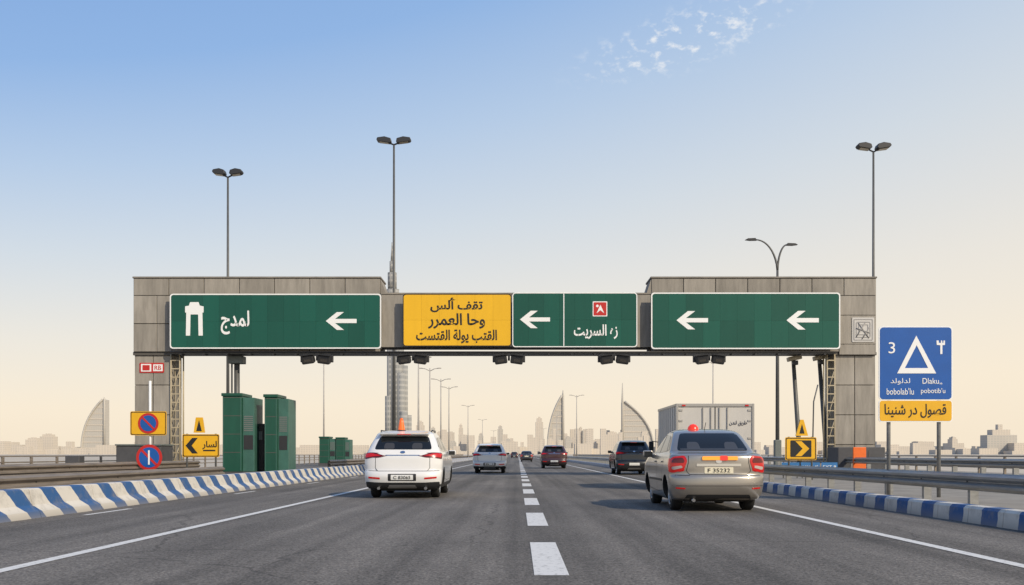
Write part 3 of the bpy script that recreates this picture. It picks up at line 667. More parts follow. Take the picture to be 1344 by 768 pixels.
def bld(px0,px1,py,d,name='office_building',style=0):
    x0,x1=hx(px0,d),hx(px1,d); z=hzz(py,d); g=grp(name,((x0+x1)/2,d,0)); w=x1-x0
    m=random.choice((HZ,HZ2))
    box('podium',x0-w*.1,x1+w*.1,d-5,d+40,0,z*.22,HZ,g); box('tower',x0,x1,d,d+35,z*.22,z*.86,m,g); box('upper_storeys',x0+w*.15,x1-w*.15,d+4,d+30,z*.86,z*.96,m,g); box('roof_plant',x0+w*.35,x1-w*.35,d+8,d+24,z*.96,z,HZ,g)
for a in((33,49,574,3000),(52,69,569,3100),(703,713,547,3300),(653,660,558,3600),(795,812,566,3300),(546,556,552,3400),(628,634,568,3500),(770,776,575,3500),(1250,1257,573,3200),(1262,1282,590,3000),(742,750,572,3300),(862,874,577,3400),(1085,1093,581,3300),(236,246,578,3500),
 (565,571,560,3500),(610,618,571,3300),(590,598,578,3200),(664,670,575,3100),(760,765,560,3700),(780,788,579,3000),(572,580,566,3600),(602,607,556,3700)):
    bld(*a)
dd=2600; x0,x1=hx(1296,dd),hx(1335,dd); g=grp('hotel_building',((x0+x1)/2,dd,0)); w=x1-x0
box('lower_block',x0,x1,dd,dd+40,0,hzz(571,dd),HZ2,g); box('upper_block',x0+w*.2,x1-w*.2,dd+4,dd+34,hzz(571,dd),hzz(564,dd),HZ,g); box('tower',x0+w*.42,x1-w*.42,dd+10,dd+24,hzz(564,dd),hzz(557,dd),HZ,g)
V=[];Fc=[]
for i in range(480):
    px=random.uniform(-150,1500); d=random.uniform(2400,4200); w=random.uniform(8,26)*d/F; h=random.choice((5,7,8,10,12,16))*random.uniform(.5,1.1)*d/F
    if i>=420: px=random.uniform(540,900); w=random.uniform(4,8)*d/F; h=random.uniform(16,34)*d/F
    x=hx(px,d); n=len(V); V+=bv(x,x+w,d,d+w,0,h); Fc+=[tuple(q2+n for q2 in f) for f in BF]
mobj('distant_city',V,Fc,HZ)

# ------------------------------------------------------------ vehicles
M_glass=mat('car_glass',(0.010,0.012,0.014),0.07,spec=0.45)
M_inside=mat('seat_fabric_behind_glass',(0.045,0.043,0.040),0.3,coat=0.5)
M_trim=mat('black_trim',(0.018,0.018,0.019),0.55)
M_tyre=mat('tyre_rubber',(0.014,0.014,0.014),0.85)
M_rim=mat('alloy_rim',(0.38,0.38,0.38),0.35,metal=0.8)
M_tail=mat('tail_lamp',(0.42,0.006,0.005),0.22,coat=0.3,emit=(1,0.02,0.015),es=0.14)
M_taild=mat('tail_lamp_dark',(0.12,0.006,0.006),0.2,coat=0.3)
M_clear=mat('clear_lamp',(0.48,0.40,0.36),0.2,coat=0.4)
M_amber=mat('amber_lamp',(0.85,0.30,0.015),0.25,coat=0.3,emit=(1,0.45,0.05),es=0.35)
M_redglow=mat('red_beacon',(0.7,0.03,0.012),0.25,coat=0.3,emit=(1,0.06,0.02),es=0.35)
M_obeacon=mat('orange_beacon',(0.85,0.14,0.02),0.3,emit=(1,.2,.03),es=.2)
M_chrome=mat('chrome',(0.65,0.65,0.65),0.15,metal=1.0)
M_plate=mat('plate_white',(0.72,0.72,0.70),0.4)
M_plate2=mat('plate_cream',(0.72,0.66,0.50),0.4)
M_seam=mat('panel_gap',(0.01,0.01,0.01),0.8)
def paintm(name,c,metal=0.0,rough=0.35):
    return mat(name,c,rough,metal=metal,coat=0.9,var=0.06,vscale=1.3)
def pchip(xs,t):
    n=len(xs); i=min(int(t),n-2); u=t-i
    def slope(k):
        if k==0: return xs[1]-xs[0]
        if k==n-1: return xs[-1]-xs[-2]
        a=xs[k]-xs[k-1]; b=xs[k+1]-xs[k]
        return 0 if a*b<=0 else 2*a*b/(a+b)
    m0,m1=slope(i),slope(i+1); u2=u*u;u3=u2*u
    return (2*u3-3*u2+1)*xs[i]+(u3-2*u2+u)*m0+(-2*u3+3*u2)*xs[i+1]+(u3-u2)*m1
def body_mesh(table,sub=5):
    cols=list(zip(*table)); N=len(table); V=[];levels=[]
    NC=12;NS=26
    T=[i/sub for i in range((N-1)*sub+1)]
    for t in T:
        z,yr,yf,hw,ar,br,af=[pchip(c,t) for c in cols]
        L=yf-yr; ar=min(ar,.45*L); af=min(af,.5*L); br=br*hw; bf=0.85*hw; n=2.6
        half=[]
        for i in range(NC+1):
            a=math.pi/2*i/NC
            half.append((hw-br+br*math.sin(a)**(2/n), yr+ar*(1-max(0,math.cos(a))**(2/n))))
        half.insert(0,(0.0,yr)); half[1]=(max(half[1][0],0.02*hw),half[1][1])
        for i in range(1,NS):
            half.append((hw,yr+ar+(L-ar-af)*i/NS))
        for i in range(NC+1):
            a=math.pi/2*i/NC
            half.append((hw-bf+bf*math.cos(a)**(2/n) if i<NC else hw-bf, yf-af*(1-math.sin(a)**(2/n)) if i else yf-af))
        half.append((0.0,yf))
        ring_=half+[(-x,y) for x,y in reversed(half[1:-1])]
        levels.append(len(V)); n0=len(ring_)
        V+=[(x,y,z) for x,y in ring_]
    Fc=[]
    for k in range(len(levels)-1):
        a,b=levels[k],levels[k+1]
        for i in range(n0):
            j=(i+1)%n0; Fc.append((a+i,a+j,b+j,b+i))
    Fc.append(tuple(reversed(range(n0)))); Fc.append(tuple(range(levels[-1],levels[-1]+n0)))
    return V,Fc
def roundpoly(pts,r,seg=4):
    out=[];n=len(pts)
    for i in range(n):
        p=Vector(pts[i]);a=Vector(pts[i-1]);b=Vector(pts[(i+1)%n])
        u=(a-p);v=(b-p);rr=min(r,u.length*.45,v.length*.45)
        p0=p+u.normalized()*rr;p1=p+v.normalized()*rr
        for s in range(seg+1):
            t=s/seg; out.append(tuple((1-t)**2*p0+2*t*(1-t)*p+t*t*p1))
    return out
class Car:
    def __init__(s,name,X,D_,table,paint,wb,trk,wr,L,rot=0,clad=None,z_clad=0.0):
        s.g=grp(name,(X,D_,0)); s.g.rotation_euler=(0,0,rot)
        V,Fc=body_mesh(table)
        me=bpy.data.meshes.new('body'); me.from_pydata(V,[],Fc)
        bm=bmesh.new(); bm.from_mesh(me); bmesh.ops.remove_doubles(bm,verts=bm.verts,dist=0.0004); bmesh.ops.recalc_face_normals(bm,faces=bm.faces); bm.to_mesh(me); bm.free()
        me.materials.append(paint); me.materials.append(M_trim)
        o=bpy.data.objects.new('body',me); S.collection.objects.link(o)
        for (y) in wb:
            for sx in(-1,1):
                cv=[];cf=[];sg_=40;R=wr*1.16
                for xx in (sx*(trk/2-0.16),sx*1.3):
                    for i in range(sg_):
                        a=2*math.pi*i/sg_; cv.append((xx,y+R*math.cos(a),wr+R*math.sin(a)))
                cf=[(i,(i+1)%sg_,sg_+(i+1)%sg_,sg_+i) for i in range(sg_)]+[tuple(range(sg_)),tuple(range(2*sg_-1,sg_-1,-1))]
                cm=bpy.data.meshes.new('cut'); cm.from_pydata(cv,[],cf)
                b2=bmesh.new(); b2.from_mesh(cm); bmesh.ops.recalc_face_normals(b2,faces=b2.faces); b2.to_mesh(cm); b2.free()
                cm.materials.append(M_trim)
                c=bpy.data.objects.new('cut',cm); S.collection.objects.link(c)
                md=o.modifiers.new('b','BOOLEAN'); md.object=c; md.operation='DIFFERENCE'; md.solver='EXACT'
                try: md.material_mode='TRANSFER'
                except: pass
                bpy.context.view_layer.update()
                dg=bpy.context.evaluated_depsgraph_get(); nm=bpy.data.meshes.new_from_object(o.evaluated_get(dg))
                o.modifiers.clear(); o.data=nm; bpy.data.objects.remove(c)
        me=o.data; me.name='body'
        for p in me.polygons:
            p.use_smooth=True
            if clad and p.center.z<z_clad: p.material_index=1
        try: me.set_sharp_from_angle(angle=math.radians(35))
        except Exception as ex: print('sharp',ex)
        o.parent=s.g
        s.o=o
        bm=bmesh.new(); bm.from_mesh(me); s.bvh=BVHTree.FromBMesh(bm); bm.free()
        for k,y in enumerate(wb):
            for sx in(-1,1): s.wheel(sx*(trk/2-0.11),y,wr,sx)
        box('underbody',-0.55,0.55,0.5,L-0.5,0.17,0.30,M_trim,s.g,local=True)
        if len(wb)==2:
            tube('axle',[(-trk/2+.15,wb[0],wr),(trk/2-.15,wb[0],wr)],0.04,M_trim,s.g,seg=8,local=True)
    def wheel(s,x,y,r,sx,w=0.20):
        e=sx
        prof=[(r*0.60,-e*w/2),(r*0.90,-e*w/2),(r*0.985,-e*w*0.36),(r,-e*w*0.15),(r,e*w*0.15),(r*0.985,e*w*0.36),(r*0.90,e*w/2),(r*0.66,e*w/2),(r*0.62,e*w*0.44)]
        lathe('tyre',prof,M_tyre,s.g,(x,y,r),axis='X',seg=40,local=True)
        lathe('rim_barrel',[(r*0.64,e*w*0.45),(r*0.60,e*w*0.30),(r*0.58,-e*w*0.3),(0.0,-e*w*0.3)],M_trim,s.g,(x,y,r),axis='X',seg=32,local=True)
        lathe('rim_lip',[(r*0.67,e*w*0.46),(r*0.66,e*w*0.52),(r*0.60,e*w*0.50),(r*0.59,e*w*0.40)],M_rim,s.g,(x,y,r),axis='X',seg=32,local=True)
        V=[];Fc=[]
        for k in range(5):
            a=2*math.pi*k/5+0.3
            for (rr,hw) in((r*0.10,r*0.09),(r*0.61,r*0.065)):
                for dd_,xx in((-hw,e*w*.30),(hw,e*w*.30),(hw,e*w*.47),(-hw,e*w*.47)):
                    V.append((x+xx,y+rr*math.cos(a)-dd_*math.sin(a),r+rr*math.sin(a)+dd_*math.cos(a)))
            n=k*8; Fc+=[tuple(n+i for i in f) for f in BF]
        mobj('spokes',V,Fc,M_rim,s.g,local=True)
        lathe('hub',[(0,e*w*0.5),(r*0.13,e*w*0.5),(r*0.15,e*w*0.3)],M_rim,s.g,(x,y,r),axis='X',seg=16,local=True)
    def decal(s,name,pts,side,m,off=0.004,r=0.02,step=0.05,thick=True,skirt=0.02):
        """surface panel: outline given in (x,z) for rear/front or (y,z) for sides, laid onto the body skin"""
        pts=roundpoly(pts,r) if r>0 else pts
        bm=bmesh.new(); vs=[bm.verts.new((p[0],0,p[1])) for p in pts]; bm.faces.new(vs)
        bmesh.ops.triangulate(bm,faces=bm.faces[:])
        x0=min(p[0] for p in pts);x1=max(p[0] for p in pts);z0=min(p[1] for p in pts);z1=max(p[1] for p in pts)
        c=x0+step
        while c<x1: bmesh.ops.bisect_plane(bm,geom=bm.verts[:]+bm.edges[:]+bm.faces[:],plane_co=(c,0,0),plane_no=(1,0,0)); c+=step
        c=z0+step
        while c<z1: bmesh.ops.bisect_plane(bm,geom=bm.verts[:]+bm.edges[:]+bm.faces[:],plane_co=(0,0,c),plane_no=(0,0,1)); c+=step
        for v in bm.verts:
            a,z=v.co.x,v.co.z
            if side=='rear': o_=Vector((a,-3,z)); dr=Vector((0,1,0))
            elif side=='front': o_=Vector((a,9,z)); dr=Vector((0,-1,0))
            elif side=='left': o_=Vector((-3,a,z)); dr=Vector((1,0,0))
            else: o_=Vector((3,a,z)); dr=Vector((-1,0,0))
            hit,nr,_,_=s.bvh.ray_cast(o_,dr)
            if hit is None:
                q_=Vector((a,0.3,z)) if side=='rear' else Vector((a,4,z)) if side=='front' else Vector((-.9,a,z)) if side=='left' else Vector((.9,a,z))
                hit,nr,_,_=s.bvh.find_nearest(q_)
            if nr.dot(dr)>0: nr=-nr
            v.co=hit+nr*off
        if skirt>0:
            be=[e for e in bm.edges if e.is_boundary]
            ret=bmesh.ops.extrude_edge_only(bm,edges=be)
            dr={'rear':Vector((0,1,0)),'front':Vector((0,-1,0)),'left':Vector((1,0,0)),'right':Vector((-1,0,0))}[side]
            for v in [g_ for g_ in ret['geom'] if isinstance(g_,bmesh.types.BMVert)]: v.co+=dr*skirt
        bmesh.ops.recalc_face_normals(bm,faces=bm.faces)
        me=bpy.data.meshes.new(name); bm.to_mesh(me); bm.free(); me.materials.append(m)
        for p in me.polygons: p.use_smooth=True
        try: me.set_sharp_from_angle(angle=math.radians(50))
        except: pass
        o=bpy.data.objects.new(name,me); S.collection.objects.link(o); o.parent=s.g
        return o
    def both(s,name,pts,m,**k):
        s.decal(name,pts,'left',m,**k); s.decal(name,pts,'right',m,**k)
    def sym(s,name,pts,side,m,**k):
        s.decal(name,pts,side,m,**k); s.decal(name,[(-a,b) for a,b in pts],side,m,**k)
    def line(s,name,pts,side,w=0.010,m=None):
        L=[];R=[]
        for i,p in enumerate(pts):
            a=Vector(pts[max(i-1,0)]);b=Vector(pts[min(i+1,len(pts)-1)]); t=(b-a).normalized(); n=Vector((-t.y,t.x))*w/2
            L.append(tuple(Vector(p)+n)); R.append(tuple(Vector(p)-n))
        s.decal(name,L+R[::-1],side,m or M_seam,off=0.0025,r=0,step=0.08,skirt=0)
    def mirrors(s,y,z,hw,m):
        for sx in(-1,1):
            V=rotbox((sx*(hw+0.12),y,z),0.20,0.10,0.14,0,0)
            mobj('mirror_shell',V,BF,m,s.g,local=True,bevel=0.035)
            mobj('mirror_glass',rotbox((sx*(hw+0.12),y-0.052,z),0.16,0.006,0.10,0,0),BF,M_glass,s.g,local=True)
            tube('mirror_arm',[(sx*(hw-0.03),y+0.03,z-0.05),(sx*(hw+0.06),y+0.01,z-0.03)],0.02,M_trim,s.g,seg=8,local=True)

def scale_table(t,sx,sy,sz): return [(a*sz,b*sy,c*sy,d_*sx,e_,f_,g_) for a,b,c,d_,e_,f_,g_ in t]
T_SUV=[(0.20,.32,4.15,.76,.3,.8,.4),(0.25,.12,4.36,.84,.3,.85,.5),(0.36,.04,4.46,.895,.32,.85,.6),(0.52,.00,4.50,.915,.34,.85,.6),(0.62,.03,4.49,.92,.34,.85,.6),(0.68,.09,4.47,.922,.32,.85,.6),
(0.82,.11,4.40,.93,.30,.8,.6),(0.95,.12,4.05,.925,.30,.8,.6),(1.04,.15,3.45,.905,.30,.75,.5),(1.10,.19,3.22,.875,.30,.7,.45),(1.20,.28,3.02,.835,.28,.65,.4),(1.34,.42,2.78,.775,.25,.6,.4),(1.47,.56,2.5,.715,.22,.6,.4),
(1.535,.60,2.30,.68,.22,.6,.4),(1.58,.68,2.10,.63,.3,.7,.4),(1.61,.85,1.9,.53,.3,.8,.3),(1.63,1.1,1.65,.35,.2,.8,.2),(1.636,1.3,1.5,.1,.1,.8,.1)]
T_SED=[(0.18,.36,4.0,.72,.3,.8,.4),(.23,.13,4.18,.79,.3,.85,.5),(.34,.04,4.26,.84,.32,.85,.6),(.48,.0,4.3,.86,.34,.85,.6),(.60,.01,4.29,.865,.34,.85,.6),(.67,.05,4.27,.868,.32,.85,.6),(.80,.055,4.2,.870,.3,.8,.6),(.90,.06,3.95,.862,.3,.8,.6),
(.97,.075,3.6,.845,.3,.75,.5),(1.005,.11,3.35,.825,.28,.72,.5),(1.03,.28,3.15,.80,.25,.7,.45),(1.05,.52,3.02,.785,.22,.7,.4),(1.10,.62,2.92,.765,.2,.6,.4),(1.22,.80,2.68,.715,.2,.6,.4),(1.34,1.0,2.42,.66,.2,.6,.4),(1.415,1.15,2.22,.62,.25,.6,.4),
(1.455,1.3,2.05,.56,.3,.7,.4),(1.48,1.5,1.9,.42,.2,.8,.3),(1.487,1.62,1.8,.15,.1,.8,.1)]

def suv(name,X,D_,paint,plate,detail=True,sc=(1,1,1),taildark=False,trim=True):
    t=scale_table(T_SUV,*sc); a,b,c_=sc
    C=Car(name,X,D_,t,paint,(0.86*b,3.55*b),1.66*a,0.345,4.5*b,clad=trim,z_clad=0.33)
    def s(pts): return [(p*a,z*c_) for p,z in pts]
    def ss(pts): return [(p*b,z*c_) for p,z in pts]
    C.decal('rear_window',s([(-.68,1.155),(.68,1.155),(.64,1.30),(.57,1.475),(-.57,1.475),(-.64,1.30)]),'rear',M_glass,r=0.06)
    C.sym('head_restraint',s([(.20,1.17),(.46,1.17),(.44,1.31),(.22,1.31)]),'rear',M_inside,off=.0065,r=.05,skirt=0)
    C.both('side_glass_front',ss([(1.98,1.10),(3.0,1.10),(2.45,1.43),(2.02,1.475)]),M_glass,r=0.03)
    C.both('side_glass_rear',ss([(0.98,1.13),(1.90,1.10),(1.94,1.475),(1.2,1.455)]),M_glass,r=0.03)
    C.both('quarter_glass',ss([(0.48,1.22),(0.92,1.15),(1.12,1.45),(0.78,1.42)]),M_glass,r=0.03)
    C.both('window_trim',ss([(0.55,1.135),(3.05,1.065),(3.05,1.085),(0.55,1.155)]),M_chrome,off=.006,r=0)
    C.decal('windscreen',s([(-.74,1.13),(.74,1.13),(.60,1.50),(-.60,1.50)]),'front',M_glass,r=0.05)
    C.sym('head_lamp',s([(.45,.78),(.86,.80),(.84,.90),(.5,.86)]),'front',M_clear,r=0.03); C.decal('grille',s([(-.5,.45),(.5,.45),(.4,.75),(-.4,.75)]),'front',M_trim)
    V=[(-.60*a,.46*b,1.50*c_),(.60*a,.46*b,1.50*c_),(.62*a,.80*b,1.565*c_),(-.62*a,.80*b,1.565*c_),(-.57*a,.43*b,1.535*c_),(.57*a,.43*b,1.535*c_),(.58*a,.85*b,1.60*c_),(-.58*a,.85*b,1.60*c_)]
    mobj('roof_spoiler',V,BF,paint,C.g,local=True,bevel=0.012)
    box('third_brake_lamp',-.16*a,.16*a,.425*b,.445*b,1.508*c_,1.526*c_,M_tail,C.g,local=True)
    tm=M_taild if taildark else M_tail
    C.sym('tail_lamp',s([(.40,1.00),(.60,.985),(.905,.93),(.915,1.06),(.80,1.075),(.58,1.055)]),'rear',M_taild,off=.010,r=0.02)
    C.sym('tail_lamp_element',s([(.50,1.012),(.62,1.002),(.88,.965),(.89,1.035),(.78,1.05),(.60,1.035)]),'rear',tm,off=.016,r=0.015)
    C.both('tail_lamp_side',ss([(.14,.96),(.50,1.02),(.58,1.06),(.24,1.085),(.14,1.06)]),M_taild,off=.008,r=0.02)
    C.both('tail_lamp_side_element',ss([(.2,.985),(.46,1.035),(.25,1.065),(.2,1.05)]),tm,off=.014,r=0.01)
    C.decal('tailgate_strip',s([(-.40,1.01),(.40,1.01),(.40,1.03),(-.40,1.03)]),'rear',M_chrome,off=.008,r=0.005)
    C.decal('badge',[(0.06*math.cos(q_*math.pi/8),1.09*c_+0.03*math.sin(q_*math.pi/8)) for q_ in range(16)],'rear',M_chrome,off=.010,r=0)
    C.line('tailgate_gap',s([(-.64,.96),(-.64,.72),(-.58,.65),(.58,.65),(.64,.72),(.64,.96)]),'rear',0.012)
    C.decal('plate_recess',s([(-.33,.42),(.33,.42),(.33,.585),(-.33,.585)]),'rear',M_trim,off=.004,r=0.02)
    C.decal('number_plate',s([(-.26,.445),(.26,.445),(.26,.56),(-.26,.56)]),'rear',M_plate,off=.012,r=0.01)
    C.sym('reflector',s([(.52,.46),(.80,.48),(.80,.52),(.52,.50)]),'rear',M_tail,off=.008,r=0.01)
    C.decal('bumper_trim',s([(-.86,.25),(.86,.25),(.86,.40),(.5,.385),(-.5,.385),(-.86,.40)]),'rear',M_trim,off=.010,r=0.02)
    C.decal('skid_plate',s([(-.35,.255),(.35,.255),(.30,.33),(-.30,.33)]),'rear',M_rim,off=.016,r=0.02)
    C.line('bumper_gap',s([(-.86,.66),(-.58,.65)]),'rear',.01); C.line('bumper_gap',s([(.58,.65),(.86,.66)]),'rear',.01)
    if detail:
        for side in('left','right'):
            C.line('door_gap',ss([(1.95,1.08),(1.95,.40)]),side); C.line('door_gap',ss([(1.02,1.12),(.98,1.0),(1.22,.75),(1.3,.45),(1.95,.40)]),side); C.line('door_gap',ss([(3.02,1.06),(3.08,.75),(3.0,.42),(1.95,.40)]),side)
            C.decal('door_handle',ss([(1.18,.93),(1.36,.93),(1.36,.955),(1.18,.955)]),side,paint,off=.03,r=0.01); C.decal('door_handle',ss([(2.10,.92),(2.28,.92),(2.28,.945),(2.10,.945)]),side,paint,off=.03,r=0.01)
            C.decal('sill_cladding',ss([(1.28,.24),(3.12,.24),(3.10,.36),(1.30,.36)]),side,M_trim,off=.012,r=0.02)
        for sx in(-1,1): tube('roof_rail',[(sx*.60*a,.85*b,1.565*c_),(sx*.62*a,1.0*b,1.625*c_),(sx*.62*a,1.9*b,1.625*c_),(sx*.60*a,2.05*b,1.58*c_)],.014,M_trim,C.g,seg=8,local=True)
        tube('wiper',[(0.02,.33*b,1.17*c_),(-.32*a,.40*b,1.22*c_)],.010,M_trim,C.g,seg=6,local=True)
        y=C.bvh.ray_cast(Vector((0,-3,.5*c_)),Vector((0,1,0)))[0].y
        text('plate_text',plate,0,.503*c_,y-.016,.40,.07,M_black,C.g,local=True)
        for sx in(-1,1): tube('exhaust',[(sx*.55*a,.03,.245),(sx*.55*a,.25,.25)],.035,M_chrome,C.g,local=True)
    C.mirrors(2.95*b,1.08*c_,.86*a,paint)
    return C
def sedan(name,X,D_,paint,plate,detail=True,sc=(1,1,1)):
    t=scale_table(T_SED,*sc); a,b,c_=sc
    C=Car(name,X,D_,t,paint,(0.80*b,3.36*b),1.56*a,0.31,4.3*b)
    def s(pts): return [(p*a,z*c_) for p,z in pts]
    def ss(pts): return [(p*b,z*c_) for p,z in pts]
    C.decal('rear_window',s([(-.66,1.075),(.66,1.075),(.60,1.25),(.53,1.395),(-.53,1.395),(-.60,1.25)]),'rear',M_glass,r=0.05)
    C.sym('head_restraint',s([(.22,1.09),(.48,1.09),(.45,1.23),(.25,1.23)]),'rear',M_inside,off=.0065,r=.05,skirt=0)
    C.decal('parcel_shelf',s([(-.60,1.085),(.60,1.085),(.595,1.11),(-.595,1.11)]),'rear',M_inside,off=.0060,r=.005,skirt=0)
    C.both('side_glass_front',ss([(1.92,1.04),(2.88,1.03),(2.78,1.10),(2.28,1.36),(1.96,1.385)]),M_glass,r=0.02)
    C.both('side_glass_rear',ss([(1.08,1.06),(1.86,1.04),(1.90,1.385),(1.40,1.35)]),M_glass,r=0.02)
    C.both('quarter_glass',ss([(.88,1.09),(1.03,1.07),(1.32,1.34),(1.20,1.29)]),M_glass,r=0.01)
    C.decal('windscreen',s([(-.68,1.08),(.68,1.08),(.55,1.38),(-.55,1.38)]),'front',M_glass,r=0.05)
    C.sym('head_lamp',s([(.45,.68),(.82,.70),(.82,.84),(.5,.80)]),'front',M_clear,r=0.03); C.decal('grille',s([(-.4,.5),(.4,.5),(.35,.70),(-.35,.70)]),'front',M_trim)
    C.sym('tail_lamp',s([(.56,.90),(.60,.985),(.80,.965),(.862,.90),(.865,.70),(.80,.685),(.62,.74)]),'rear',M_tail,off=.010,r=0.04)
    C.sym('tail_lamp_inner',s([(.61,.90),(.64,.95),(.78,.94),(.82,.89),(.82,.86),(.62,.86)]),'rear',M_taild,off=.015,r=0.02)
    C.sym('reversing_lamp',s([(.64,.775),(.78,.74),(.82,.75),(.82,.79),(.66,.815)]),'rear',M_clear,off=.016,r=0.02)
    C.both('tail_lamp_side',ss([(.10,.70),(.30,.74),(.40,.88),(.36,.94),(.18,.93),(.10,.90)]),M_tail,off=.008,r=0.04)
    C.line('boot_gap',s([(-.54,.985),(-.545,.86),(-.58,.72),(-.52,.655),(.52,.655),(.58,.72),(.545,.86),(.54,.985)]),'rear',.012)
    C.decal('boot_garnish',s([(-.40,.80),(.40,.80),(.40,.845),(-.40,.845)]),'rear',M_chrome,off=.014,r=0.01)
    C.decal('number_plate',s([(-.26,.675),(.26,.675),(.26,.785),(-.26,.785)]),'rear',M_plate2,off=.012,r=0.01)
    C.decal('badge',[(0.055*math.cos(q_*math.pi/8),.885*c_+0.035*math.sin(q_*math.pi/8)) for q_ in range(16)],'rear',M_chrome,off=.012,r=0)
    C.decal('bumper_lower',s([(-.62,.20),(.62,.20),(.56,.31),(-.56,.31)]),'rear',M_trim,off=.008,r=0.03)
    C.line('bumper_gap',s([(-.85,.645),(-.52,.64)]),'rear',.010); C.line('bumper_gap',s([(.52,.64),(.85,.645)]),'rear',.010)
    C.line('bumper_crease',s([(-.82,.46),(.82,.46)]),'rear',.008)
    C.sym('reflector',s([(.60,.40),(.76,.41),(.76,.435),(.60,.425)]),'rear',M_tail,off=.007,r=0.008)
    if detail:
        C.decal('warning_light_bar',s([(-.30,.905),(.34,.905),(.34,.965),(-.30,.965)]),'rear',M_amber,off=.030,r=0.02)
        C.decal('warning_light_red',s([(.02,.90),(.16,.90),(.16,.97),(.02,.97)]),'rear',M_redglow,off=.036,r=0.02)
        for side in('left','right'):
            C.line('door_gap',ss([(1.89,1.03),(1.89,.32)]),side); C.line('door_gap',ss([(1.06,1.05),(1.02,.9),(1.18,.65),(1.25,.35),(1.89,.32)]),side); C.line('door_gap',ss([(2.9,1.02),(2.98,.75),(2.92,.35),(1.89,.32)]),side)
            for y in(1.12,2.02): C.decal('door_handle',ss([(y,.86),(y+.18,.86),(y+.18,.885),(y,.885)]),side,paint,off=.028,r=0.01)
            C.decal('side_moulding',ss([(1.22,.52),(2.95,.52),(2.95,.56),(1.20,.56)]),side,M_trim,off=.010,r=0.01)
        y=C.bvh.ray_cast(Vector((0,-3,.73*c_)),Vector((0,1,0)))[0].y
        text('plate_text',plate,0,.73*c_,y-.016,.40,.07,M_black,C.g,local=True)
        tube('exhaust',[(-.45*a,.05,.215),(-.45*a,.3,.22)],.03,M_chrome,C.g,local=True)
        tube('antenna',[(0,1.45,1.47*c_),(0,1.30,1.60*c_)],.006,M_trim,C.g,seg=6,local=True)
    C.mirrors(2.80*b,1.02*c_,.80*a,paint)
    return C
white=paintm('white_paint',(0.76,0.75,0.73)); silver=paintm('silver_paint',(0.36,0.33,0.29),0.65,0.32); dred=paintm('dark_red_paint',(0.045,0.012,0.014)); blk=paintm('black_paint',(0.018,0.019,0.022)); 
C1=suv('suv_car',-2.72,23.3,white,'C 83065')
g=C1.g
lathe('roof_beacon_base',[(0,0),(.11,0),(.11,.04),(.08,.05)],M_trim,g,(-.12,.95,1.585),seg=20,local=True)
lathe('roof_beacon',[(.085,.05),(.075,.12),(.055,.24),(.035,.33),(.0,.345)],M_obeacon,g,(-.12,.95,1.585),seg=20,local=True)
C2=sedan('sedan_car',3.62,17.9,silver,'F 35232',sc=(1,1,1.035))
lathe('roof_beacon',[(.0,0),(.11,0),(.11,.02),(.10,.07),(.06,.12),(.0,.135)],M_redglow,C2.g,(-.22,1.45,1.50),seg=20,local=True)
suv('suv_car',-1.55,54,white,'B 1',detail=True,sc=(1,1,1.0))
suv('suv_car',2.62,72,dred,'D 4',detail=False,sc=(1.04,1,1.05))
sedan('sedan_car',1.15,135,blk,'A 7',detail=False)
suv('suv_car',5.85,50,blk,'A 7',detail=False,sc=(1,1,1.08))
suv('suv_car',-1.0,260,blk,'A 7',detail=False)

# box truck
TX,TY=5.62,28.4
g=grp('box_truck',(TX,TY,0))
M_box=mat('truck_box_paint',(0.60,0.57,0.52),0.5,var=0.22,vscale=1.2,stretch=(1,1,.4)); M_frame=mat('truck_frame',(0.42,0.40,0.37),0.4,metal=0.5); M_cab=paintm('truck_cab_paint',(0.05,0.055,0.065))
M_ttxt=mat('truck_text',(.06,.06,.08),.5)
w=1.10; zt=2.47
box('cargo_box',-w,w,0,3.7,.78,zt,M_box,g,local=True,bevel=0.02)
boxes('edge_frame',[(-w-.015,-w+.05,-.03,.05,.74,zt+.02),(w-.05,w+.015,-.03,.05,.74,zt+.02),(-w+.051,w-.051,-.028,.045,zt-.07,zt+.018),(-w+.051,w-.051,-.028,.045,.74,.80)],M_frame,g,local=True,bevel=.006)
boxes('roof_rails',[(-w-.018,-w+.03,.051,3.71,zt-.05,zt+.015),(w-.03,w+.018,.051,3.71,zt-.05,zt+.015)],M_frame,g,local=True)
boxes('side_ribs',[(-w-.014,-w-.002,.3+.42*i,.34+.42*i,.85,zt-.06) for i in range(8)]+[(w+.002,w+.014,.3+.42*i,.34+.42*i,.85,zt-.06) for i in range(8)],M_frame,g,local=True)
boxes('door_split',[(-.012,.012,-.008,-.001,.81,zt-.08)],M_seam,g,local=True)
boxes('lock_rods',[(x-.012,x+.012,-.035,-.012,.82,zt-.09) for x in(-.35,-.12,.12,.35)],M_frame,g,local=True)
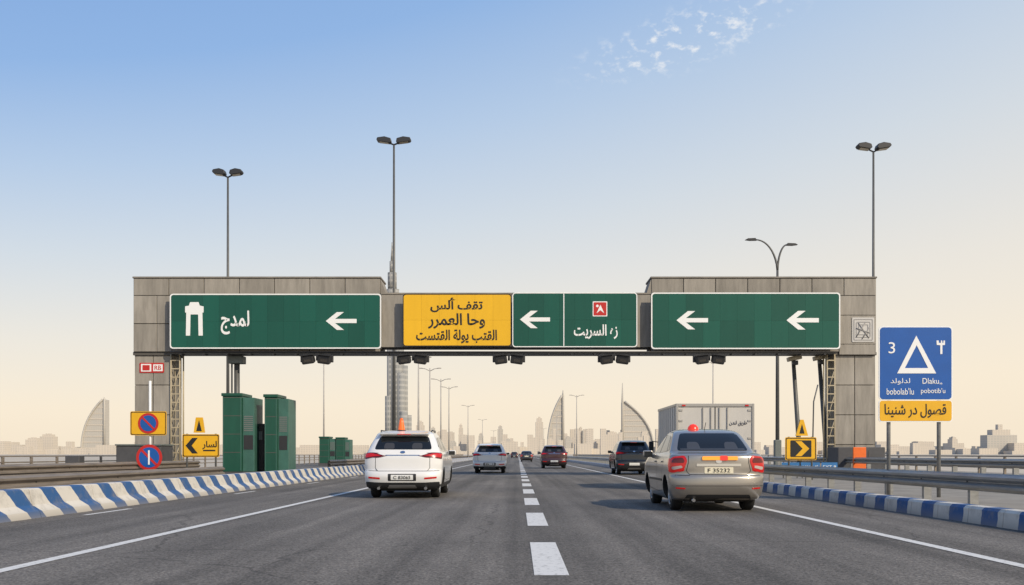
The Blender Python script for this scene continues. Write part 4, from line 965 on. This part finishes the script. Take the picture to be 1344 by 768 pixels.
boxes('hinges',[(sx*(w-.12)-.05,sx*(w-.12)+.05,-.02,-.002,z-.025,z+.025) for sx in(-1,1) for z in(1.0,1.5,2.0,2.3)],M_frame,g,local=True)
boxes('top_lamps',[(sx*.9-.05,sx*.9+.05,-.045,-.029,zt-.055,zt-.015) for sx in(-1,1)],M_tail,g,local=True)
text('legend',arab('طريق لندن'),.66,1.93,-.012,.50,.15,M_ttxt,g,local=True)
boxes('chassis',[(-.42,-.32,.1,5.3,.55,.72),(.32,.42,.1,5.3,.55,.72),(-w+.05,w-.05,-.02,.08,.42,.54)],M_trim,g,local=True)
boxes('tail_lamps',[(sx*.92-.12,sx*.92+.12,-.03,-.021,.44,.52) for sx in(-1,1)],M_tail,g,local=True)
boxes('mudflaps',[(sx*.86-.16,sx*.86+.16,.35,.36,.18,.6) for sx in(-1,1)],M_trim,g,local=True)
pc=[(3.85,.45),(3.85,2.05),(4.1,2.15),(4.75,2.12),(5.25,1.35),(5.35,1.1),(5.38,.45)]
V=[];n=len(pc)
for x in(-.92,.92): V+=[(x,y,z) for y,z in pc]
mobj('cab',V,[tuple(range(n)),tuple(range(2*n-1,n-1,-1))]+[(i,(i+1)%n,n+(i+1)%n,n+i) for i in range(n)],M_cab,g,local=True,bevel=.05)
for sx in(-1,1):
    x0,x1=(sx*.925,sx*.935) if sx>0 else (sx*.935,sx*.925)
    mobj('cab_window',[(x,y,z) for x in(x0,x1) for y,z in((4.0,1.35),(4.1,2.0),(4.72,2.0),(5.12,1.35))],[(0,1,2,3),(7,6,5,4),(0,4,5,1),(1,5,6,2),(2,6,7,3),(3,7,4,0)],M_glass,g,local=True)
    mobj('mirror',rotbox((sx*1.16,4.95,1.30),.16,.06,.34,0,0),BF,M_trim,g,local=True,bevel=.02)
    tube('mirror_arm',[(sx*.92,5.0,1.45),(sx*1.14,4.97,1.48)],.015,M_trim,g,seg=6,local=True)
class _W: pass
tw=_W(); tw.g=g
for y in(.95,4.55):
    for sx in(-1,1): Car.wheel(tw,sx*.86,y,.38,sx,w=.24)
